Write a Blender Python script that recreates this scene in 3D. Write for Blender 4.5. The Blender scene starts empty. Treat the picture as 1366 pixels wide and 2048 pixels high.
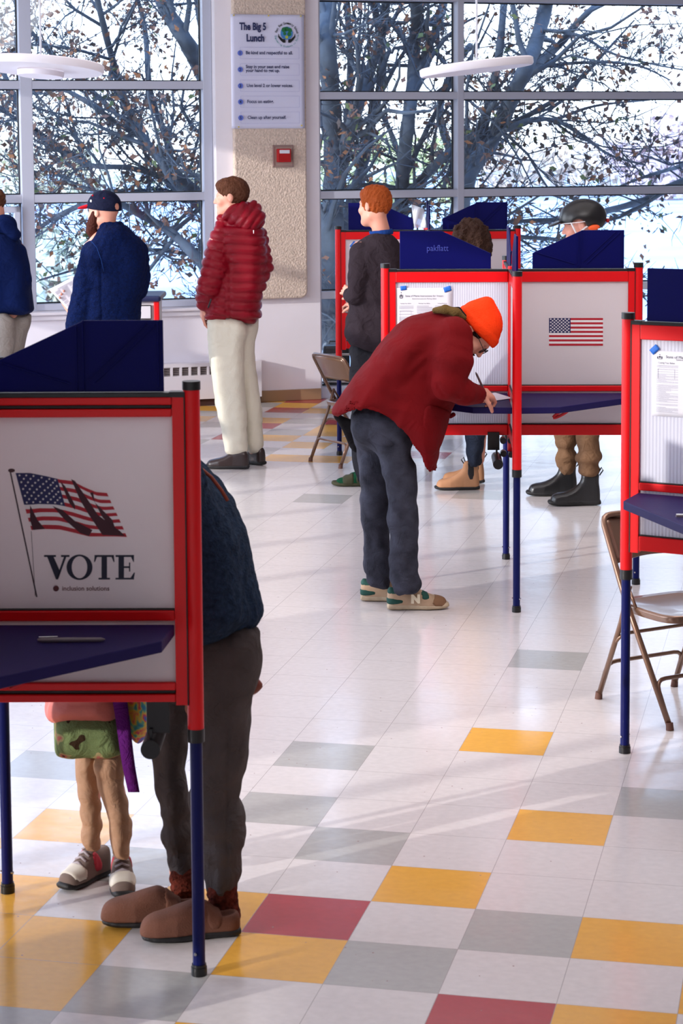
import bpy, math, random
import numpy as np
from mathutils import Vector, Matrix, noise

# ---------------------------------------------------------------- camera, world, lights
C = bpy.context.scene.collection
scn = bpy.context.scene
F_PX, CAM_H, PITCH, ROLL, SHIFT = 4229.9, 2.2032, 0.10341, -0.00606, -318.5
cam_d = bpy.data.cameras.new('camera'); cam = bpy.data.objects.new('camera', cam_d); C.objects.link(cam)
scn.camera = cam
cam_d.sensor_fit = 'VERTICAL'; cam_d.sensor_height = 24.0; cam_d.lens = F_PX/2048*24.0
cam_d.shift_y = SHIFT/2048; cam_d.clip_end = 500; cam_d.clip_start = 0.1
_cp, _sp = math.cos(PITCH), math.sin(PITCH)
FW = np.array([0, _cp, -_sp]); _rt = np.array([1., 0, 0]); _up = np.cross(_rt, FW)
RT = math.cos(ROLL)*_rt + math.sin(ROLL)*_up; UP = -math.sin(ROLL)*_rt + math.cos(ROLL)*_up
M = Matrix(((RT[0], UP[0], -FW[0], 0), (RT[1], UP[1], -FW[1], 0), (RT[2], UP[2], -FW[2], CAM_H), (0, 0, 0, 1)))
cam.matrix_world = M
cam_d.dof.use_dof = True; cam_d.dof.focus_distance = 9.9; cam_d.dof.aperture_fstop = 7.0

scn.view_settings.view_transform = 'Standard'; scn.view_settings.look = 'None'
scn.view_settings.gamma = 1.0; scn.view_settings.use_curve_mapping = False
scn.view_settings.exposure = 0.0
scn.cycles.max_bounces = 8; scn.cycles.diffuse_bounces = 4; scn.cycles.glossy_bounces = 4
scn.cycles.transparent_max_bounces = 12; scn.cycles.sample_clamp_indirect = 6.0
scn.cycles.caustics_reflective = False; scn.cycles.caustics_refractive = False

w = bpy.data.worlds.new('world'); scn.world = w; w.use_nodes = True
nt = w.node_tree; bg = nt.nodes['Background']
# hazy bright autumn sky: pale blue up high, white towards the horizon
tc = nt.nodes.new('ShaderNodeTexCoord'); sep = nt.nodes.new('ShaderNodeSeparateXYZ'); rmp = nt.nodes.new('ShaderNodeValToRGB')
nt.links.new(tc.outputs['Generated'], sep.inputs[0]); nt.links.new(sep.outputs['Z'], rmp.inputs[0]); nt.links.new(rmp.outputs[0], bg.inputs[0])
rmp.color_ramp.elements[0].position = 0.0; rmp.color_ramp.elements[0].color = (0.9, 0.94, 1.0, 1)
rmp.color_ramp.elements[1].position = 0.5; rmp.color_ramp.elements[1].color = (0.40, 0.60, 1.0, 1)
bg.inputs[1].default_value = 4.4

sun_d = bpy.data.lights.new('sun', 'SUN'); sun = bpy.data.objects.new('sun', sun_d); C.objects.link(sun)
sun_d.energy = 3.1; sun_d.angle = math.radians(0.6); sun_d.color = (1.0, 0.95, 0.90)
SUN_DIR = Vector((0.78, 0.50, -0.22)).normalized()
sun.rotation_euler = SUN_DIR.to_track_quat('-Z', 'Y').to_euler(); sun.location = (-6, 5, 6)

def area(name, loc, size, direction, energy, color):
    d = bpy.data.lights.new(name, 'AREA'); o = bpy.data.objects.new(name, d); C.objects.link(o)
    d.shape = 'RECTANGLE'; d.size, d.size_y = size; d.energy = energy; d.color = color
    o.location = loc; o.rotation_euler = Vector(direction).to_track_quat('-Z', 'Z').to_euler(); return o
# added area fills at the window openings of the unseen left wall
area('left_window_fill', (-4.9, 13.2, 2.1), (4.6, 2.4), (1, 0.0, -0.12), 130, (0.80, 0.89, 1.0))
area('left_window_fill', (-4.9, 8.2, 2.1), (3.4, 2.4), (1, 0.12, -0.06), 95, (0.86, 0.92, 1.0))
area('ceiling_fill', (0.5, 9.3, 3.95), (5.0, 7.4), (0, 0, -1), 112, (1.0, 0.91, 0.87))  # added soft fill below the ceiling to lift the floor, no lamp fitting
area('ceiling_fill', (1.2, 7.9, 3.6), (2.2, 1.6), (0, 0.35, -1), 50, (1.0, 0.95, 0.95))  # added fill aimed at the right panel of the middle booth

# ---------------------------------------------------------------- geometry helpers
def ray(px, py): return FW + RT*((px-683)/F_PX) + UP*((1024+SHIFT-py)/F_PX)
def at(px, py, Y):
    d = ray(px, py); return np.array([0, 0, CAM_H]) + d*(Y/d[1])
def ground(px, py, z=0.0):
    d = ray(px, py); return np.array([0, 0, CAM_H]) + d*((z-CAM_H)/d[2])
TILE_A = 0.22174
def lin(c):
    c = c/255.0
    return c/12.92 if c <= 0.04045 else ((c+0.055)/1.055)**2.4
def rgb(r, g, b): return (lin(r), lin(g), lin(b), 1)

def mat(name, col, rough=0.6, metal=0.0, wr=0.0, wrs=14.0, bump=0.0, bscale=60.0, var=0.0, vscale=8.0, coat=0.0, sss=0.0, spec=0.5, sheen=0.0, stretch=(1, 1, 1), alpha=1.0):
    m = bpy.data.materials.new(name); m.use_nodes = True; nt = m.node_tree; p = nt.nodes['Principled BSDF']
    p.inputs['Base Color'].default_value = col; p.inputs['Roughness'].default_value = rough; p.inputs['Metallic'].default_value = metal
    p.inputs['Specular IOR Level'].default_value = spec
    if coat: p.inputs['Coat Weight'].default_value = coat; p.inputs['Coat Roughness'].default_value = 0.08
    if sheen: p.inputs['Sheen Weight'].default_value = sheen; p.inputs['Sheen Roughness'].default_value = 0.4
    if sss:
        p.inputs['Subsurface Weight'].default_value = sss; p.inputs['Subsurface Radius'].default_value = (0.012, 0.005, 0.003); p.inputs['Subsurface Scale'].default_value = 1.0
    if alpha < 1: p.inputs['Alpha'].default_value = alpha
    if bump or var:
        tc = nt.nodes.new('ShaderNodeTexCoord'); mp = nt.nodes.new('ShaderNodeMapping'); mp.inputs['Scale'].default_value = stretch
        nt.links.new(tc.outputs['Object'], mp.inputs[0])
    if bump:
        n = nt.nodes.new('ShaderNodeTexNoise'); n.inputs['Scale'].default_value = bscale; n.inputs['Detail'].default_value = 4
        b = nt.nodes.new('ShaderNodeBump'); b.inputs['Strength'].default_value = min(1, bump*1.0); b.inputs['Distance'].default_value = 0.01
        nt.links.new(mp.outputs[0], n.inputs[0]); nt.links.new(n.outputs[0], b.inputs['Height']); nt.links.new(b.outputs[0], p.inputs['Normal'])
    if wr:
        tc2 = nt.nodes.new('ShaderNodeTexCoord'); n5 = nt.nodes.new('ShaderNodeTexNoise'); n5.inputs['Scale'].default_value = wrs; n5.inputs['Detail'].default_value = 3; n5.inputs['Distortion'].default_value = 1.6
        b5 = nt.nodes.new('ShaderNodeBump'); b5.inputs['Strength'].default_value = wr; b5.inputs['Distance'].default_value = 0.03
        nt.links.new(tc2.outputs['Object'], n5.inputs[0]); nt.links.new(n5.outputs[0], b5.inputs['Height'])
        if bump: nt.links.new(b.outputs[0], b5.inputs['Normal'])
        nt.links.new(b5.outputs[0], p.inputs['Normal'])
    if var:
        n2 = nt.nodes.new('ShaderNodeTexNoise'); n2.inputs['Scale'].default_value = vscale; n2.inputs['Detail'].default_value = 5
        nt.links.new(mp.outputs[0], n2.inputs[0])
        mr = nt.nodes.new('ShaderNodeMapRange'); mr.inputs[1].default_value = 0.3; mr.inputs[2].default_value = 0.7; mr.inputs[3].default_value = 1-var; mr.inputs[4].default_value = 1+var
        nt.links.new(n2.outputs[0], mr.inputs[0])
        mx = nt.nodes.new('ShaderNodeVectorMath'); mx.operation = 'SCALE'; mx.inputs[0].default_value = col[:3]
        nt.links.new(mr.outputs[0], mx.inputs['Scale']); nt.links.new(mx.outputs[0], p.inputs['Base Color'])
    return m

class T:   # frame of a thing: location + rotation about z
    def __init__(s, obj, loc, rz): s.o, s.loc, s.rz = obj, np.array(loc, float), rz
def settags(o, label=None, cat=None, group=None, kind=None):
    if label: o['label'] = label
    if cat: o['category'] = cat
    if group: o['group'] = group
    if kind: o['kind'] = kind
def thing(name, label, cat, loc=(0, 0, 0), rz=0.0, group=None):
    o = bpy.data.objects.new(name, None); C.objects.link(o); o.location = tuple(loc); o.rotation_euler = (0, 0, rz); o.empty_display_size = 0.1
    settags(o, label, cat, group); return o

class MB:
    def __init__(s): s.v = []; s.f = []; s.m = []
    def add(s, V, Fs, mi=0):
        k = len(s.v); s.v.extend([tuple(map(float, p)) for p in V]); s.f.extend([tuple(i+k for i in f) for f in Fs]); s.m.extend([mi]*len(Fs)); return s
    def box(s, c, d, ax=None, mi=0):
        # c centre, d full sizes, ax = 3 axis vectors
        ax = np.eye(3) if ax is None else np.array(ax, float); c = np.array(c, float)
        V = [c+ax[0]*(i*d[0]/2)+ax[1]*(j*d[1]/2)+ax[2]*(k*d[2]/2) for i in (-1, 1) for j in (-1, 1) for k in (-1, 1)]
        return s.add(V, [(0, 1, 3, 2), (4, 6, 7, 5), (0, 4, 5, 1), (2, 3, 7, 6), (0, 2, 6, 4), (1, 5, 7, 3)], mi)
    def tube(s, P, R, n=12, mi=0, caps=True, flat=1.0, fdir=None):
        P = [np.array(p, float) for p in P]
        if np.isscalar(R): R = [R]*len(P)
        V = []; Fs = []; prev = None
        for i, p in enumerate(P):
            t = (P[min(i+1, len(P)-1)]-P[max(i-1, 0)]); t = t/(np.linalg.norm(t)+1e-12)
            if prev is None:
                a = np.array([0, 0, 1.]) if abs(t[2]) < 0.9 else np.array([1., 0, 0])
                if fdir is not None: a = np.array(fdir, float)
            else: a = prev
            u = a - t*np.dot(a, t); u /= (np.linalg.norm(u)+1e-12); prev = u; b = np.cross(t, u)
            for k in range(n):
                an = 2*math.pi*k/n; V.append(p+R[i]*(math.cos(an)*u+flat*math.sin(an)*b))
        for i in range(len(P)-1):
            for k in range(n): Fs.append((i*n+k, i*n+(k+1) % n, (i+1)*n+(k+1) % n, (i+1)*n+k))
        if caps: Fs.append(tuple(range(n))[::-1]); Fs.append(tuple((len(P)-1)*n+k for k in range(n)))
        return s.add(V, Fs, mi)
    def cyl(s, a, b, r, n=20, mi=0, r2=None): return s.tube([a, b], [r, r if r2 is None else r2], n, mi)
    def prism(s, poly, o, u, v, n, th, mi=0):
        # polygon (list of 2D) in plane o + x*u + y*v, extruded by th along n (centred)
        o, u, v, n = [np.array(q, float) for q in (o, u, v, n)]; N = len(poly)
        V = [o+u*x+v*y-n*th/2 for x, y in poly]+[o+u*x+v*y+n*th/2 for x, y in poly]
        Fs = [tuple(range(N))[::-1], tuple(range(N, 2*N))]+[(i, (i+1) % N, N+(i+1) % N, N+i) for i in range(N)]
        return s.add(V, Fs, mi)
    def grid(s, fn, nu, nv, mi=0, mfn=None):
        k = len(s.v)
        for j in range(nv+1):
            for i in range(nu+1): s.v.append(tuple(map(float, fn(i/nu, j/nv))))
        for j in range(nv):
            for i in range(nu):
                s.f.append((k+j*(nu+1)+i, k+j*(nu+1)+i+1, k+(j+1)*(nu+1)+i+1, k+(j+1)*(nu+1)+i)); s.m.append(mfn(i, j) if mfn else mi)
        return s
    def build(s, name, mats, parent=None, smooth=False, bevel=0.0, solid=0.0, sub=0, auto=None):
        me = bpy.data.meshes.new(name)
        V = np.array(s.v, float)
        if parent is not None and len(V):
            L = np.array(parent.location); a = -parent.rotation_euler.z; V = V-L; c, q = math.cos(a), math.sin(a)
            pp = parent.parent
            if pp is not None:   # sub-part: the parent itself sits at the thing's origin
                L2 = np.array(pp.location); a2 = -pp.rotation_euler.z; V = np.array(s.v, float)-L2; c, q = math.cos(a2), math.sin(a2)
            V = np.stack([V[:, 0]*c-V[:, 1]*q, V[:, 0]*q+V[:, 1]*c, V[:, 2]], 1)
        me.from_pydata(V.tolist(), [], s.f)
        if not isinstance(mats, (list, tuple)): mats = [mats]
        for m in mats: me.materials.append(m)
        if len(mats) > 1: me.polygons.foreach_set('material_index', s.m)
        if smooth: me.polygons.foreach_set('use_smooth', [True]*len(me.polygons))
        me.update()
        o = bpy.data.objects.new(name, me); C.objects.link(o)
        if parent is not None: o.parent = parent
        if solid: md = o.modifiers.new('solid', 'SOLIDIFY'); md.thickness = solid; md.offset = 0
        if bevel: md = o.modifiers.new('bevel', 'BEVEL'); md.width = bevel; md.segments = 2; md.limit_method = 'ANGLE'
        if sub: md = o.modifiers.new('sub', 'SUBSURF'); md.levels = sub; md.render_levels = sub
        if auto:
            try: me.set_sharp_from_angle(angle=math.radians(auto))
            except Exception: pass
        return o

def text_mb(txt, o, u, v, size, bold=0.0, align='LEFT', mi=0, mb=None, lift=None, sx=1.0, spacing=1.0):
    # the letters as flat faces in the plane (u, v) at o
    cu = bpy.data.curves.new('t', 'FONT'); cu.body = txt; cu.size = size; cu.align_x = align; cu.offset = bold; cu.space_character = spacing; cu.resolution_u = 3
    ob = bpy.data.objects.new('t', cu); C.objects.link(ob)
    me = bpy.data.meshes.new_from_object(ob.evaluated_get(bpy.context.evaluated_depsgraph_get()))
    mb = mb or MB(); o, u, v = [np.array(q, float) for q in (o, u, v)]
    mb.add([o+u*p.co.x*sx+v*p.co.y for p in me.vertices], [tuple(p.vertices) for p in me.polygons], mi)
    bpy.data.objects.remove(ob); bpy.data.curves.remove(cu); bpy.data.meshes.remove(me); return mb

# ---------------------------------------------------------------- materials
RED = mat('red_enamel', rgb(222, 6, 16), 0.38, spec=0.35)
RED_D = mat('groove_black', rgb(22, 10, 12), 0.5)
NAVY = mat('navy_leg_enamel', rgb(4, 14, 80), 0.36, spec=0.2)
BLACK = mat('black_plastic', rgb(14, 14, 17), 0.4)
DESK = mat('navy_laminate', rgb(28, 20, 78), 0.6, spec=0.2, bump=0.05, bscale=900)
SCREEN = mat('navy_corrugated_plastic', rgb(3, 6, 78), 0.5, spec=0.12)
INF = mat('offwhite_panel', rgb(240, 233, 235), 0.75, spec=0.25, bump=0.03, bscale=600)
WALLM = mat('painted_wall', rgb(236, 230, 236), 0.7, bump=0.04, bscale=200, var=0.02, vscale=3)
FRAME = mat('window_aluminium', rgb(184, 187, 202), 0.42, metal=0.1)
GASK = mat('window_gasket', rgb(20, 24, 30), 0.6)
TAPE = mat('blue_painters_tape', rgb(28, 104, 200), 0.6)
PAPER = mat('white_paper', rgb(218, 218, 226), 0.7)
INK = mat('printed_ink', rgb(60, 62, 80), 0.7)
INKL = mat('printed_grey_lines', rgb(150, 150, 165), 0.7)
FRED = mat('flag_red', rgb(178, 24, 44), 0.55); FWHITE = mat('flag_white', rgb(232, 228, 230), 0.55); FBLUE = mat('flag_blue', rgb(24, 28, 84), 0.55)
BRONZE = mat('bronze_painted_steel', rgb(122, 92, 74), 0.3, metal=0.55, coat=0.4)
RUBBER = mat('rubber_tip', rgb(96, 62, 50), 0.7)
CHROME = mat('bright_bolt', rgb(200, 200, 205), 0.2, metal=1.0)

def translucent(m, col, f):
    nt = m.node_tree; p = nt.nodes['Principled BSDF']; tr = nt.nodes.new('ShaderNodeBsdfTranslucent'); tr.inputs[0].default_value = col; ms = nt.nodes.new('ShaderNodeMixShader'); ms.inputs[0].default_value = f
    out = nt.nodes['Material Output']; nt.links.new(p.outputs[0], ms.inputs[1]); nt.links.new(tr.outputs[0], ms.inputs[2]); nt.links.new(ms.outputs[0], out.inputs[0])
translucent(INF, rgb(240, 234, 234), 0.42)
def corrugated():
    m = mat('ribbed_translucent_panel', rgb(226, 228, 240), 0.4); nt = m.node_tree; p = nt.nodes['Principled BSDF']
    tc = nt.nodes.new('ShaderNodeTexCoord'); wv = nt.nodes.new('ShaderNodeTexWave'); wv.wave_type = 'BANDS'; wv.bands_direction = 'X'; wv.inputs['Scale'].default_value = 28
    b = nt.nodes.new('ShaderNodeBump'); b.inputs['Strength'].default_value = 0.25; b.inputs['Distance'].default_value = 0.003
    nt.links.new(tc.outputs['Object'], wv.inputs[0]); nt.links.new(wv.outputs[1], b.inputs['Height']); nt.links.new(b.outputs[0], p.inputs['Normal'])
    mr = nt.nodes.new('ShaderNodeMapRange'); mr.inputs[3].default_value = 0.9; mr.inputs[4].default_value = 1.04
    mx = nt.nodes.new('ShaderNodeVectorMath'); mx.operation = 'SCALE'; mx.inputs[0].default_value = rgb(226, 228, 240)[:3]
    nt.links.new(wv.outputs[1], mr.inputs[0]); nt.links.new(mr.outputs[0], mx.inputs['Scale']); nt.links.new(mx.outputs[0], p.inputs['Base Color'])
    tr = nt.nodes.new('ShaderNodeBsdfTranslucent'); tr.inputs[0].default_value = rgb(226, 228, 240); ms = nt.nodes.new('ShaderNodeMixShader'); ms.inputs[0].default_value = 0.3
    out = nt.nodes['Material Output']; nt.links.new(p.outputs[0], ms.inputs[1]); nt.links.new(tr.outputs[0], ms.inputs[2]); nt.links.new(ms.outputs[0], out.inputs[0])
    return m
RIB = corrugated()

def glass():
    m = bpy.data.materials.new('window_glass'); m.use_nodes = True; nt = m.node_tree; nt.nodes.clear()
    out = nt.nodes.new('ShaderNodeOutputMaterial'); ms = nt.nodes.new('ShaderNodeMixShader'); tr = nt.nodes.new('ShaderNodeBsdfTransparent'); gl = nt.nodes.new('ShaderNodeBsdfGlossy')
    tr.inputs[0].default_value = (0.92, 0.96, 0.99, 1); gl.inputs['Roughness'].default_value = 0.02
    fr = nt.nodes.new('ShaderNodeFresnel'); fr.inputs[0].default_value = 1.5
    nt.links.new(fr.outputs[0], ms.inputs[0]); nt.links.new(tr.outputs[0], ms.inputs[1]); nt.links.new(gl.outputs[0], ms.inputs[2]); nt.links.new(ms.outputs[0], out.inputs[0]); return m
GLASS = glass()

# ---------------------------------------------------------------- floor
def tile_mat(name, col):
    m = mat(name, col, 0.24, spec=0.75); nt = m.node_tree; p = nt.nodes['Principled BSDF']
    tc = nt.nodes.new('ShaderNodeTexCoord')
    # joints: a hairline every 0.3048 m
    mp = nt.nodes.new('ShaderNodeMapping'); mp.inputs['Scale'].default_value = (1/0.3048,)*3; nt.links.new(tc.outputs['Object'], mp.inputs[0])
    sx = nt.nodes.new('ShaderNodeSeparateXYZ'); nt.links.new(mp.outputs[0], sx.inputs[0])
    prev = None
    for ax in ('X', 'Y'):
        fr = nt.nodes.new('ShaderNodeMath'); fr.operation = 'PINGPONG'; fr.inputs[1].default_value = 0.5; nt.links.new(sx.outputs[ax], fr.inputs[0])
        lt = nt.nodes.new('ShaderNodeMath'); lt.operation = 'LESS_THAN'; lt.inputs[1].default_value = 0.0028; nt.links.new(fr.outputs[0], lt.inputs[0])
        if prev is None: prev = lt
        else:
            mxm = nt.nodes.new('ShaderNodeMath'); mxm.operation = 'MAXIMUM'; nt.links.new(prev.outputs[0], mxm.inputs[0]); nt.links.new(lt.outputs[0], mxm.inputs[1]); prev = mxm
    # marbling streaks and flecks of the vinyl tile
    mp2 = nt.nodes.new('ShaderNodeMapping'); mp2.inputs['Scale'].default_value = (34, 46, 1); nt.links.new(tc.outputs['Object'], mp2.inputs[0])
    n = nt.nodes.new('ShaderNodeTexNoise'); n.inputs['Scale'].default_value = 1.0; n.inputs['Detail'].default_value = 6; nt.links.new(mp2.outputs[0], n.inputs[0])
    mr = nt.nodes.new('ShaderNodeMapRange'); mr.inputs[1].default_value = 0.3; mr.inputs[2].default_value = 0.7; mr.inputs[3].default_value = 0.95; mr.inputs[4].default_value = 1.04
    nt.links.new(n.outputs[0], mr.inputs[0])
    vo = nt.nodes.new('ShaderNodeTexVoronoi'); vo.inputs['Scale'].default_value = 26; nt.links.new(tc.outputs['Object'], vo.inputs[0])
    lt2 = nt.nodes.new('ShaderNodeMath'); lt2.operation = 'LESS_THAN'; lt2.inputs[1].default_value = 0.075; nt.links.new(vo.outputs['Distance'], lt2.inputs[0])
    rs = nt.nodes.new('ShaderNodeSeparateColor'); nt.links.new(vo.outputs['Color'], rs.inputs[0])
    gt = nt.nodes.new('ShaderNodeMath'); gt.operation = 'GREATER_THAN'; gt.inputs[1].default_value = 0.86; nt.links.new(rs.outputs[0], gt.inputs[0])
    ml = nt.nodes.new('ShaderNodeMath'); ml.operation = 'MULTIPLY'; nt.links.new(lt2.outputs[0], ml.inputs[0]); nt.links.new(gt.outputs[0], ml.inputs[1])
    sc = nt.nodes.new('ShaderNodeVectorMath'); sc.operation = 'SCALE'; sc.inputs[0].default_value = col[:3]; nt.links.new(mr.outputs[0], sc.inputs['Scale'])
    m1 = nt.nodes.new('ShaderNodeMix'); m1.data_type = 'RGBA'; nt.links.new(ml.outputs[0], m1.inputs[0]); nt.links.new(sc.outputs[0], m1.inputs[6]); m1.inputs[7].default_value = rgb(150, 120, 115)
    m2 = nt.nodes.new('ShaderNodeMix'); m2.data_type = 'RGBA'; nt.links.new(prev.outputs[0], m2.inputs[0]); nt.links.new(m1.outputs[2], m2.inputs[6]); m2.inputs[7].default_value = rgb(160, 152, 150)
    nt.links.new(m2.outputs[2], p.inputs['Base Color'])
    n3 = nt.nodes.new('ShaderNodeTexNoise'); n3.inputs['Scale'].default_value = 1.3; n3.inputs['Detail'].default_value = 3; nt.links.new(tc.outputs['Object'], n3.inputs[0])
    mr3 = nt.nodes.new('ShaderNodeMapRange'); mr3.inputs[3].default_value = 0.10; mr3.inputs[4].default_value = 0.22; nt.links.new(n3.outputs[0], mr3.inputs[0]); nt.links.new(mr3.outputs[0], p.inputs['Roughness'])
    b = nt.nodes.new('ShaderNodeBump'); b.inputs['Strength'].default_value = 0.06; b.inputs['Distance'].default_value = 0.02
    n4 = nt.nodes.new('ShaderNodeTexNoise'); n4.inputs['Scale'].default_value = 7; nt.links.new(tc.outputs['Object'], n4.inputs[0]); nt.links.new(n4.outputs[0], b.inputs['Height']); nt.links.new(b.outputs[0], p.inputs['Normal'])
    return m
W_, G_, Y_, R_ = 0, 1, 2, 3
tiles = {}
for k, cells in {G_: [(1, 0), (1, 2), (2, 3), (3, 6), (4, 5), (5, 1), (3, -5), (-2, 1), (0, 4), (1, 7), (0, 8), (-3, -17), (0, -18), (-8, -31), (-6, -28), (-6, -23), (-9, -29), (-8, -27), (-8, -24), (-6, -26), (-2, 8), (7, 4), (-11, -26), (-5, -31), (-3, -29)],
                 Y_: [(3, -1), (4, 2), (3, 4), (5, 5), (6, 6), (5, 7), (2, 6), (2, 8), (1, 5), (-1, 3), (-2, 4), (-1, 5), (-1, 6), (-2, 6), (0, 6), (0, 7), (-1, 7), (-2, 7), (-3, 5), (5, 8), (-8, -32), (-7, -31), (-6, -30), (-7, -28), (-5, -26), (-5, -27), (-6, -25), (-5, -24), (-5, -22), (-9, -30), (-9, -28), (-4, -25), (-10, -31), (-4, -29), (-2, -30), (-11, -27), (-4, -22), (-2, -27)],
                 R_: [(2, 5), (4, 7), (-7, -32), (-7, -30), (-7, -27), (-5, -28), (-10, -30), (-7, -25), (-3, -31), (-1, -29), (-3, -26), (-2, -23)]}.items():
    for c in cells: tiles[c] = k
cA, sA = math.cos(TILE_A), math.sin(TILE_A)
OX, OY = -2.13901, 7.29931
fl = MB(); S = 0.3048
c0, c1, r0, r1 = -34, 34, -52, 26
for r in range(r0, r1+1):
    for c in range(c0, c1+1): fl.v.append((c*S, -r*S, 0.0))
nc = c1-c0+1
for r in range(r0, r1):
    for c in range(c0, c1):
        i = (r-r0)*nc+(c-c0); cx_ = OX+(c+.5)*S; cy_ = OY-(r+.5)*S
        # camera frame: keep only the floor inside the hall
        X = cx_*cA + cy_*sA; Yy = -cx_*sA + cy_*cA
        if Yy < -2.2 or abs(X) > 6.0: continue
        nrm = (X+0.42)*-0.302+(Yy-17.41)*0.953
        if nrm > 0.35: continue
        fl.f.append((i, i+nc, i+nc+1, i+1)); fl.m.append(tiles.get((c, r), W_))
fo = fl.build('floor', [tile_mat('tile_white', rgb(220, 213, 211)), tile_mat('tile_grey', rgb(180, 178, 174)), tile_mat('tile_yellow', rgb(234, 174, 74)), tile_mat('tile_red', rgb(176, 60, 66))])
fo['kind'] = 'structure'
fo.location = (OX*cA+OY*sA, -OX*sA+OY*cA, 0); fo.rotation_euler = (0, 0, -TILE_A)
# ---------------------------------------------------------------- window wall
WA = math.radians(59.704)+TILE_A
WD = np.array([math.sin(WA), math.cos(WA), 0]); WN = np.array([-WD[1], WD[0], 0])      # along the wall, and out of the room
WB = np.array([-0.42, 17.41, 0.0])
def wpt(px, py, off=0.0):     # pixel -> (t along wall, z) on the wall plane moved outwards by off
    d = ray(px, py); o = np.array([0, 0, CAM_H]); k = ((WB+WN*off-o) @ WN)/(d @ WN); P = o+d*k
    return (P-WB) @ WD, P[2]
def wp(t, off, z): return WB+WD*t+WN*off+np.array([0, 0, z])
def wbox(mb, t0, t1, o0, o1, z0, z1, mi=0):
    return mb.box(wp((t0+t1)/2, (o0+o1)/2, (z0+z1)/2), (abs(t1-t0), abs(o1-o0), abs(z1-z0)), (WD, WN, (0, 0, 1)), mi)
ZT = 4.1
tL = wpt(431, 200)[0]; tR = wpt(640, 500)[0]                      # pillar edges
zs = wpt(240, 617)[1]                                             # sill height
GL, GR = 0.20, 0.13                                               # depth of the glass in the wall
TA, TZ = -7.5, 6.2
m = MB(); wbox(m, tL, tR, 0, 0.35, 0, ZT); wbox(m, TA, tL, 0, 0.35, 0, zs-0.02)
wbox(m, TA, TZ, 0, 0.35, 3.75, ZT)
o = m.build('wall_window', WALLM); o['kind'] = 'structure'
# rest of the room
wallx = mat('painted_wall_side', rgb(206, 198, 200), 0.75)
m = MB()
for y0, y1, z0, z1 in ((-2.2, 1.6, 0, ZT), (1.6, 2.85, 1.45, ZT), (1.6, 2.85, 0, .55), (2.85, 4.3, 0, .7), (2.85, 4.3, 3.3, ZT), (4.3, 6.3, 0, ZT), (6.3, 15.65, 0, .7), (6.3, 15.65, 3.3, ZT), (11.7, 11.95, 0, ZT), (15.65, 16.15, 0, ZT)):  # unseen wall; openings placed so sun reaches some booths and misses the nearest
    m.box((-5.15, (y0+y1)/2, (z0+z1)/2), (.3, y1-y0, z1-z0))
for yy in (2.2, 3.6, 7.3, 8.2, 9.1, 10.0, 10.9, 12.7, 13.7, 14.7): m.box((-5.15, yy, 2.0), (0.1, 0.07, 3.0))
for zz in (1.5, 2.4): m.box((-5.15, 11.0, zz), (0.1, 9.3, 0.07))
for zz in (.78, 1.0, 1.22): m.box((-5.15, 2.2, zz), (0.1, 1.3, 0.09))  # bars of an added low opening, to stripe the sun on the floor
o = m.build('wall_left', wallx); o['kind'] = 'structure'
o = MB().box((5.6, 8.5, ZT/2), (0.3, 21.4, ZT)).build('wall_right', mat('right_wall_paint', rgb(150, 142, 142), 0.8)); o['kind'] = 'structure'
o = MB().box((0.2, -2.2, ZT/2), (11, 0.3, ZT)).build('wall_rear', mat('rear_wall_dark', rgb(96, 84, 80), 0.8)); o['kind'] = 'structure'  # unseen wall, coloured dark to cut bounce onto the nearest booth
m = MB(); P = [(-5.3, -2.3), (5.7, -2.3), (5.7, 19.3), (-5.3, 15.85)]
m.prism(P, (0, 0, ZT+0.06), (1, 0, 0), (0, 1, 0), (0, 0, 1), 0.12)
o = m.build('ceiling', mat('ceiling_tile', rgb(214, 206, 206), 0.9)); o['kind'] = 'structure'
# baseboard and sill trim
BASEB = mat('tan_vinyl_base', rgb(160, 128, 96), 0.5)
m = MB(); zb = wpt(580, 779)[1]; wbox(m, tL-0.4, tR, -0.012, 0, 0, zb)
o = m.build('baseboard_window', BASEB, bevel=0.004); o['kind'] = 'structure'
m = MB(); z1 = wpt(240, 636)[1]
wbox(m, TA, tL+0.02, -0.03, 0.0, z1, zs-0.035); wbox(m, TA, tL+0.02, -0.05, GL, zs-0.035, zs-0.01)
o = m.build('trim_1', mat('sill_paint', rgb(214, 208, 214), 0.5), bevel=0.006); o['kind'] = 'structure'

def window(name, off, tv, zv, wv, wz, t0, t1, zlo, zhi, depth=0.12):
    # tv: mullion centres, zv: transom centres, both on the inner face plane at off
    fr = MB(); tv = list(tv); zv = list(zv)
    for t, wd in zip(tv, wv): wbox(fr, t-wd/2, t+wd/2, off-depth, off, zlo, zhi)
    for z, wd in zip(zv, wz): wbox(fr, t0, t1, off-depth+0.002, off, z-wd/2, z+wd/2)
    e = bpy.data.objects.new(name, None); C.objects.link(e); e['kind'] = 'structure'
    e.location = tuple(wp((t0+t1)/2, off, zlo))
    fr.build('window_frame', FRAME, e, bevel=0.004)
    g = MB(); wbox(g, t0, t1, off+0.010, off+0.014, zlo, zhi); g.build('window_glass', GLASS, e)
    gk = MB()
    for t, wd in zip(tv, wv):
        for sg in (-1, 1): wbox(gk, t+sg*wd/2, t+sg*(wd/2+0.010), off-0.015, off+0.01, zlo, zhi)
    for z, wd in zip(zv, wz):
        for sg in (-1, 1): wbox(gk, t0, t1, off-0.014, off+0.009, z+sg*wd/2, z+sg*(wd/2+0.010))
    gk.build('window_gasket', GASK, e); return e
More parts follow.
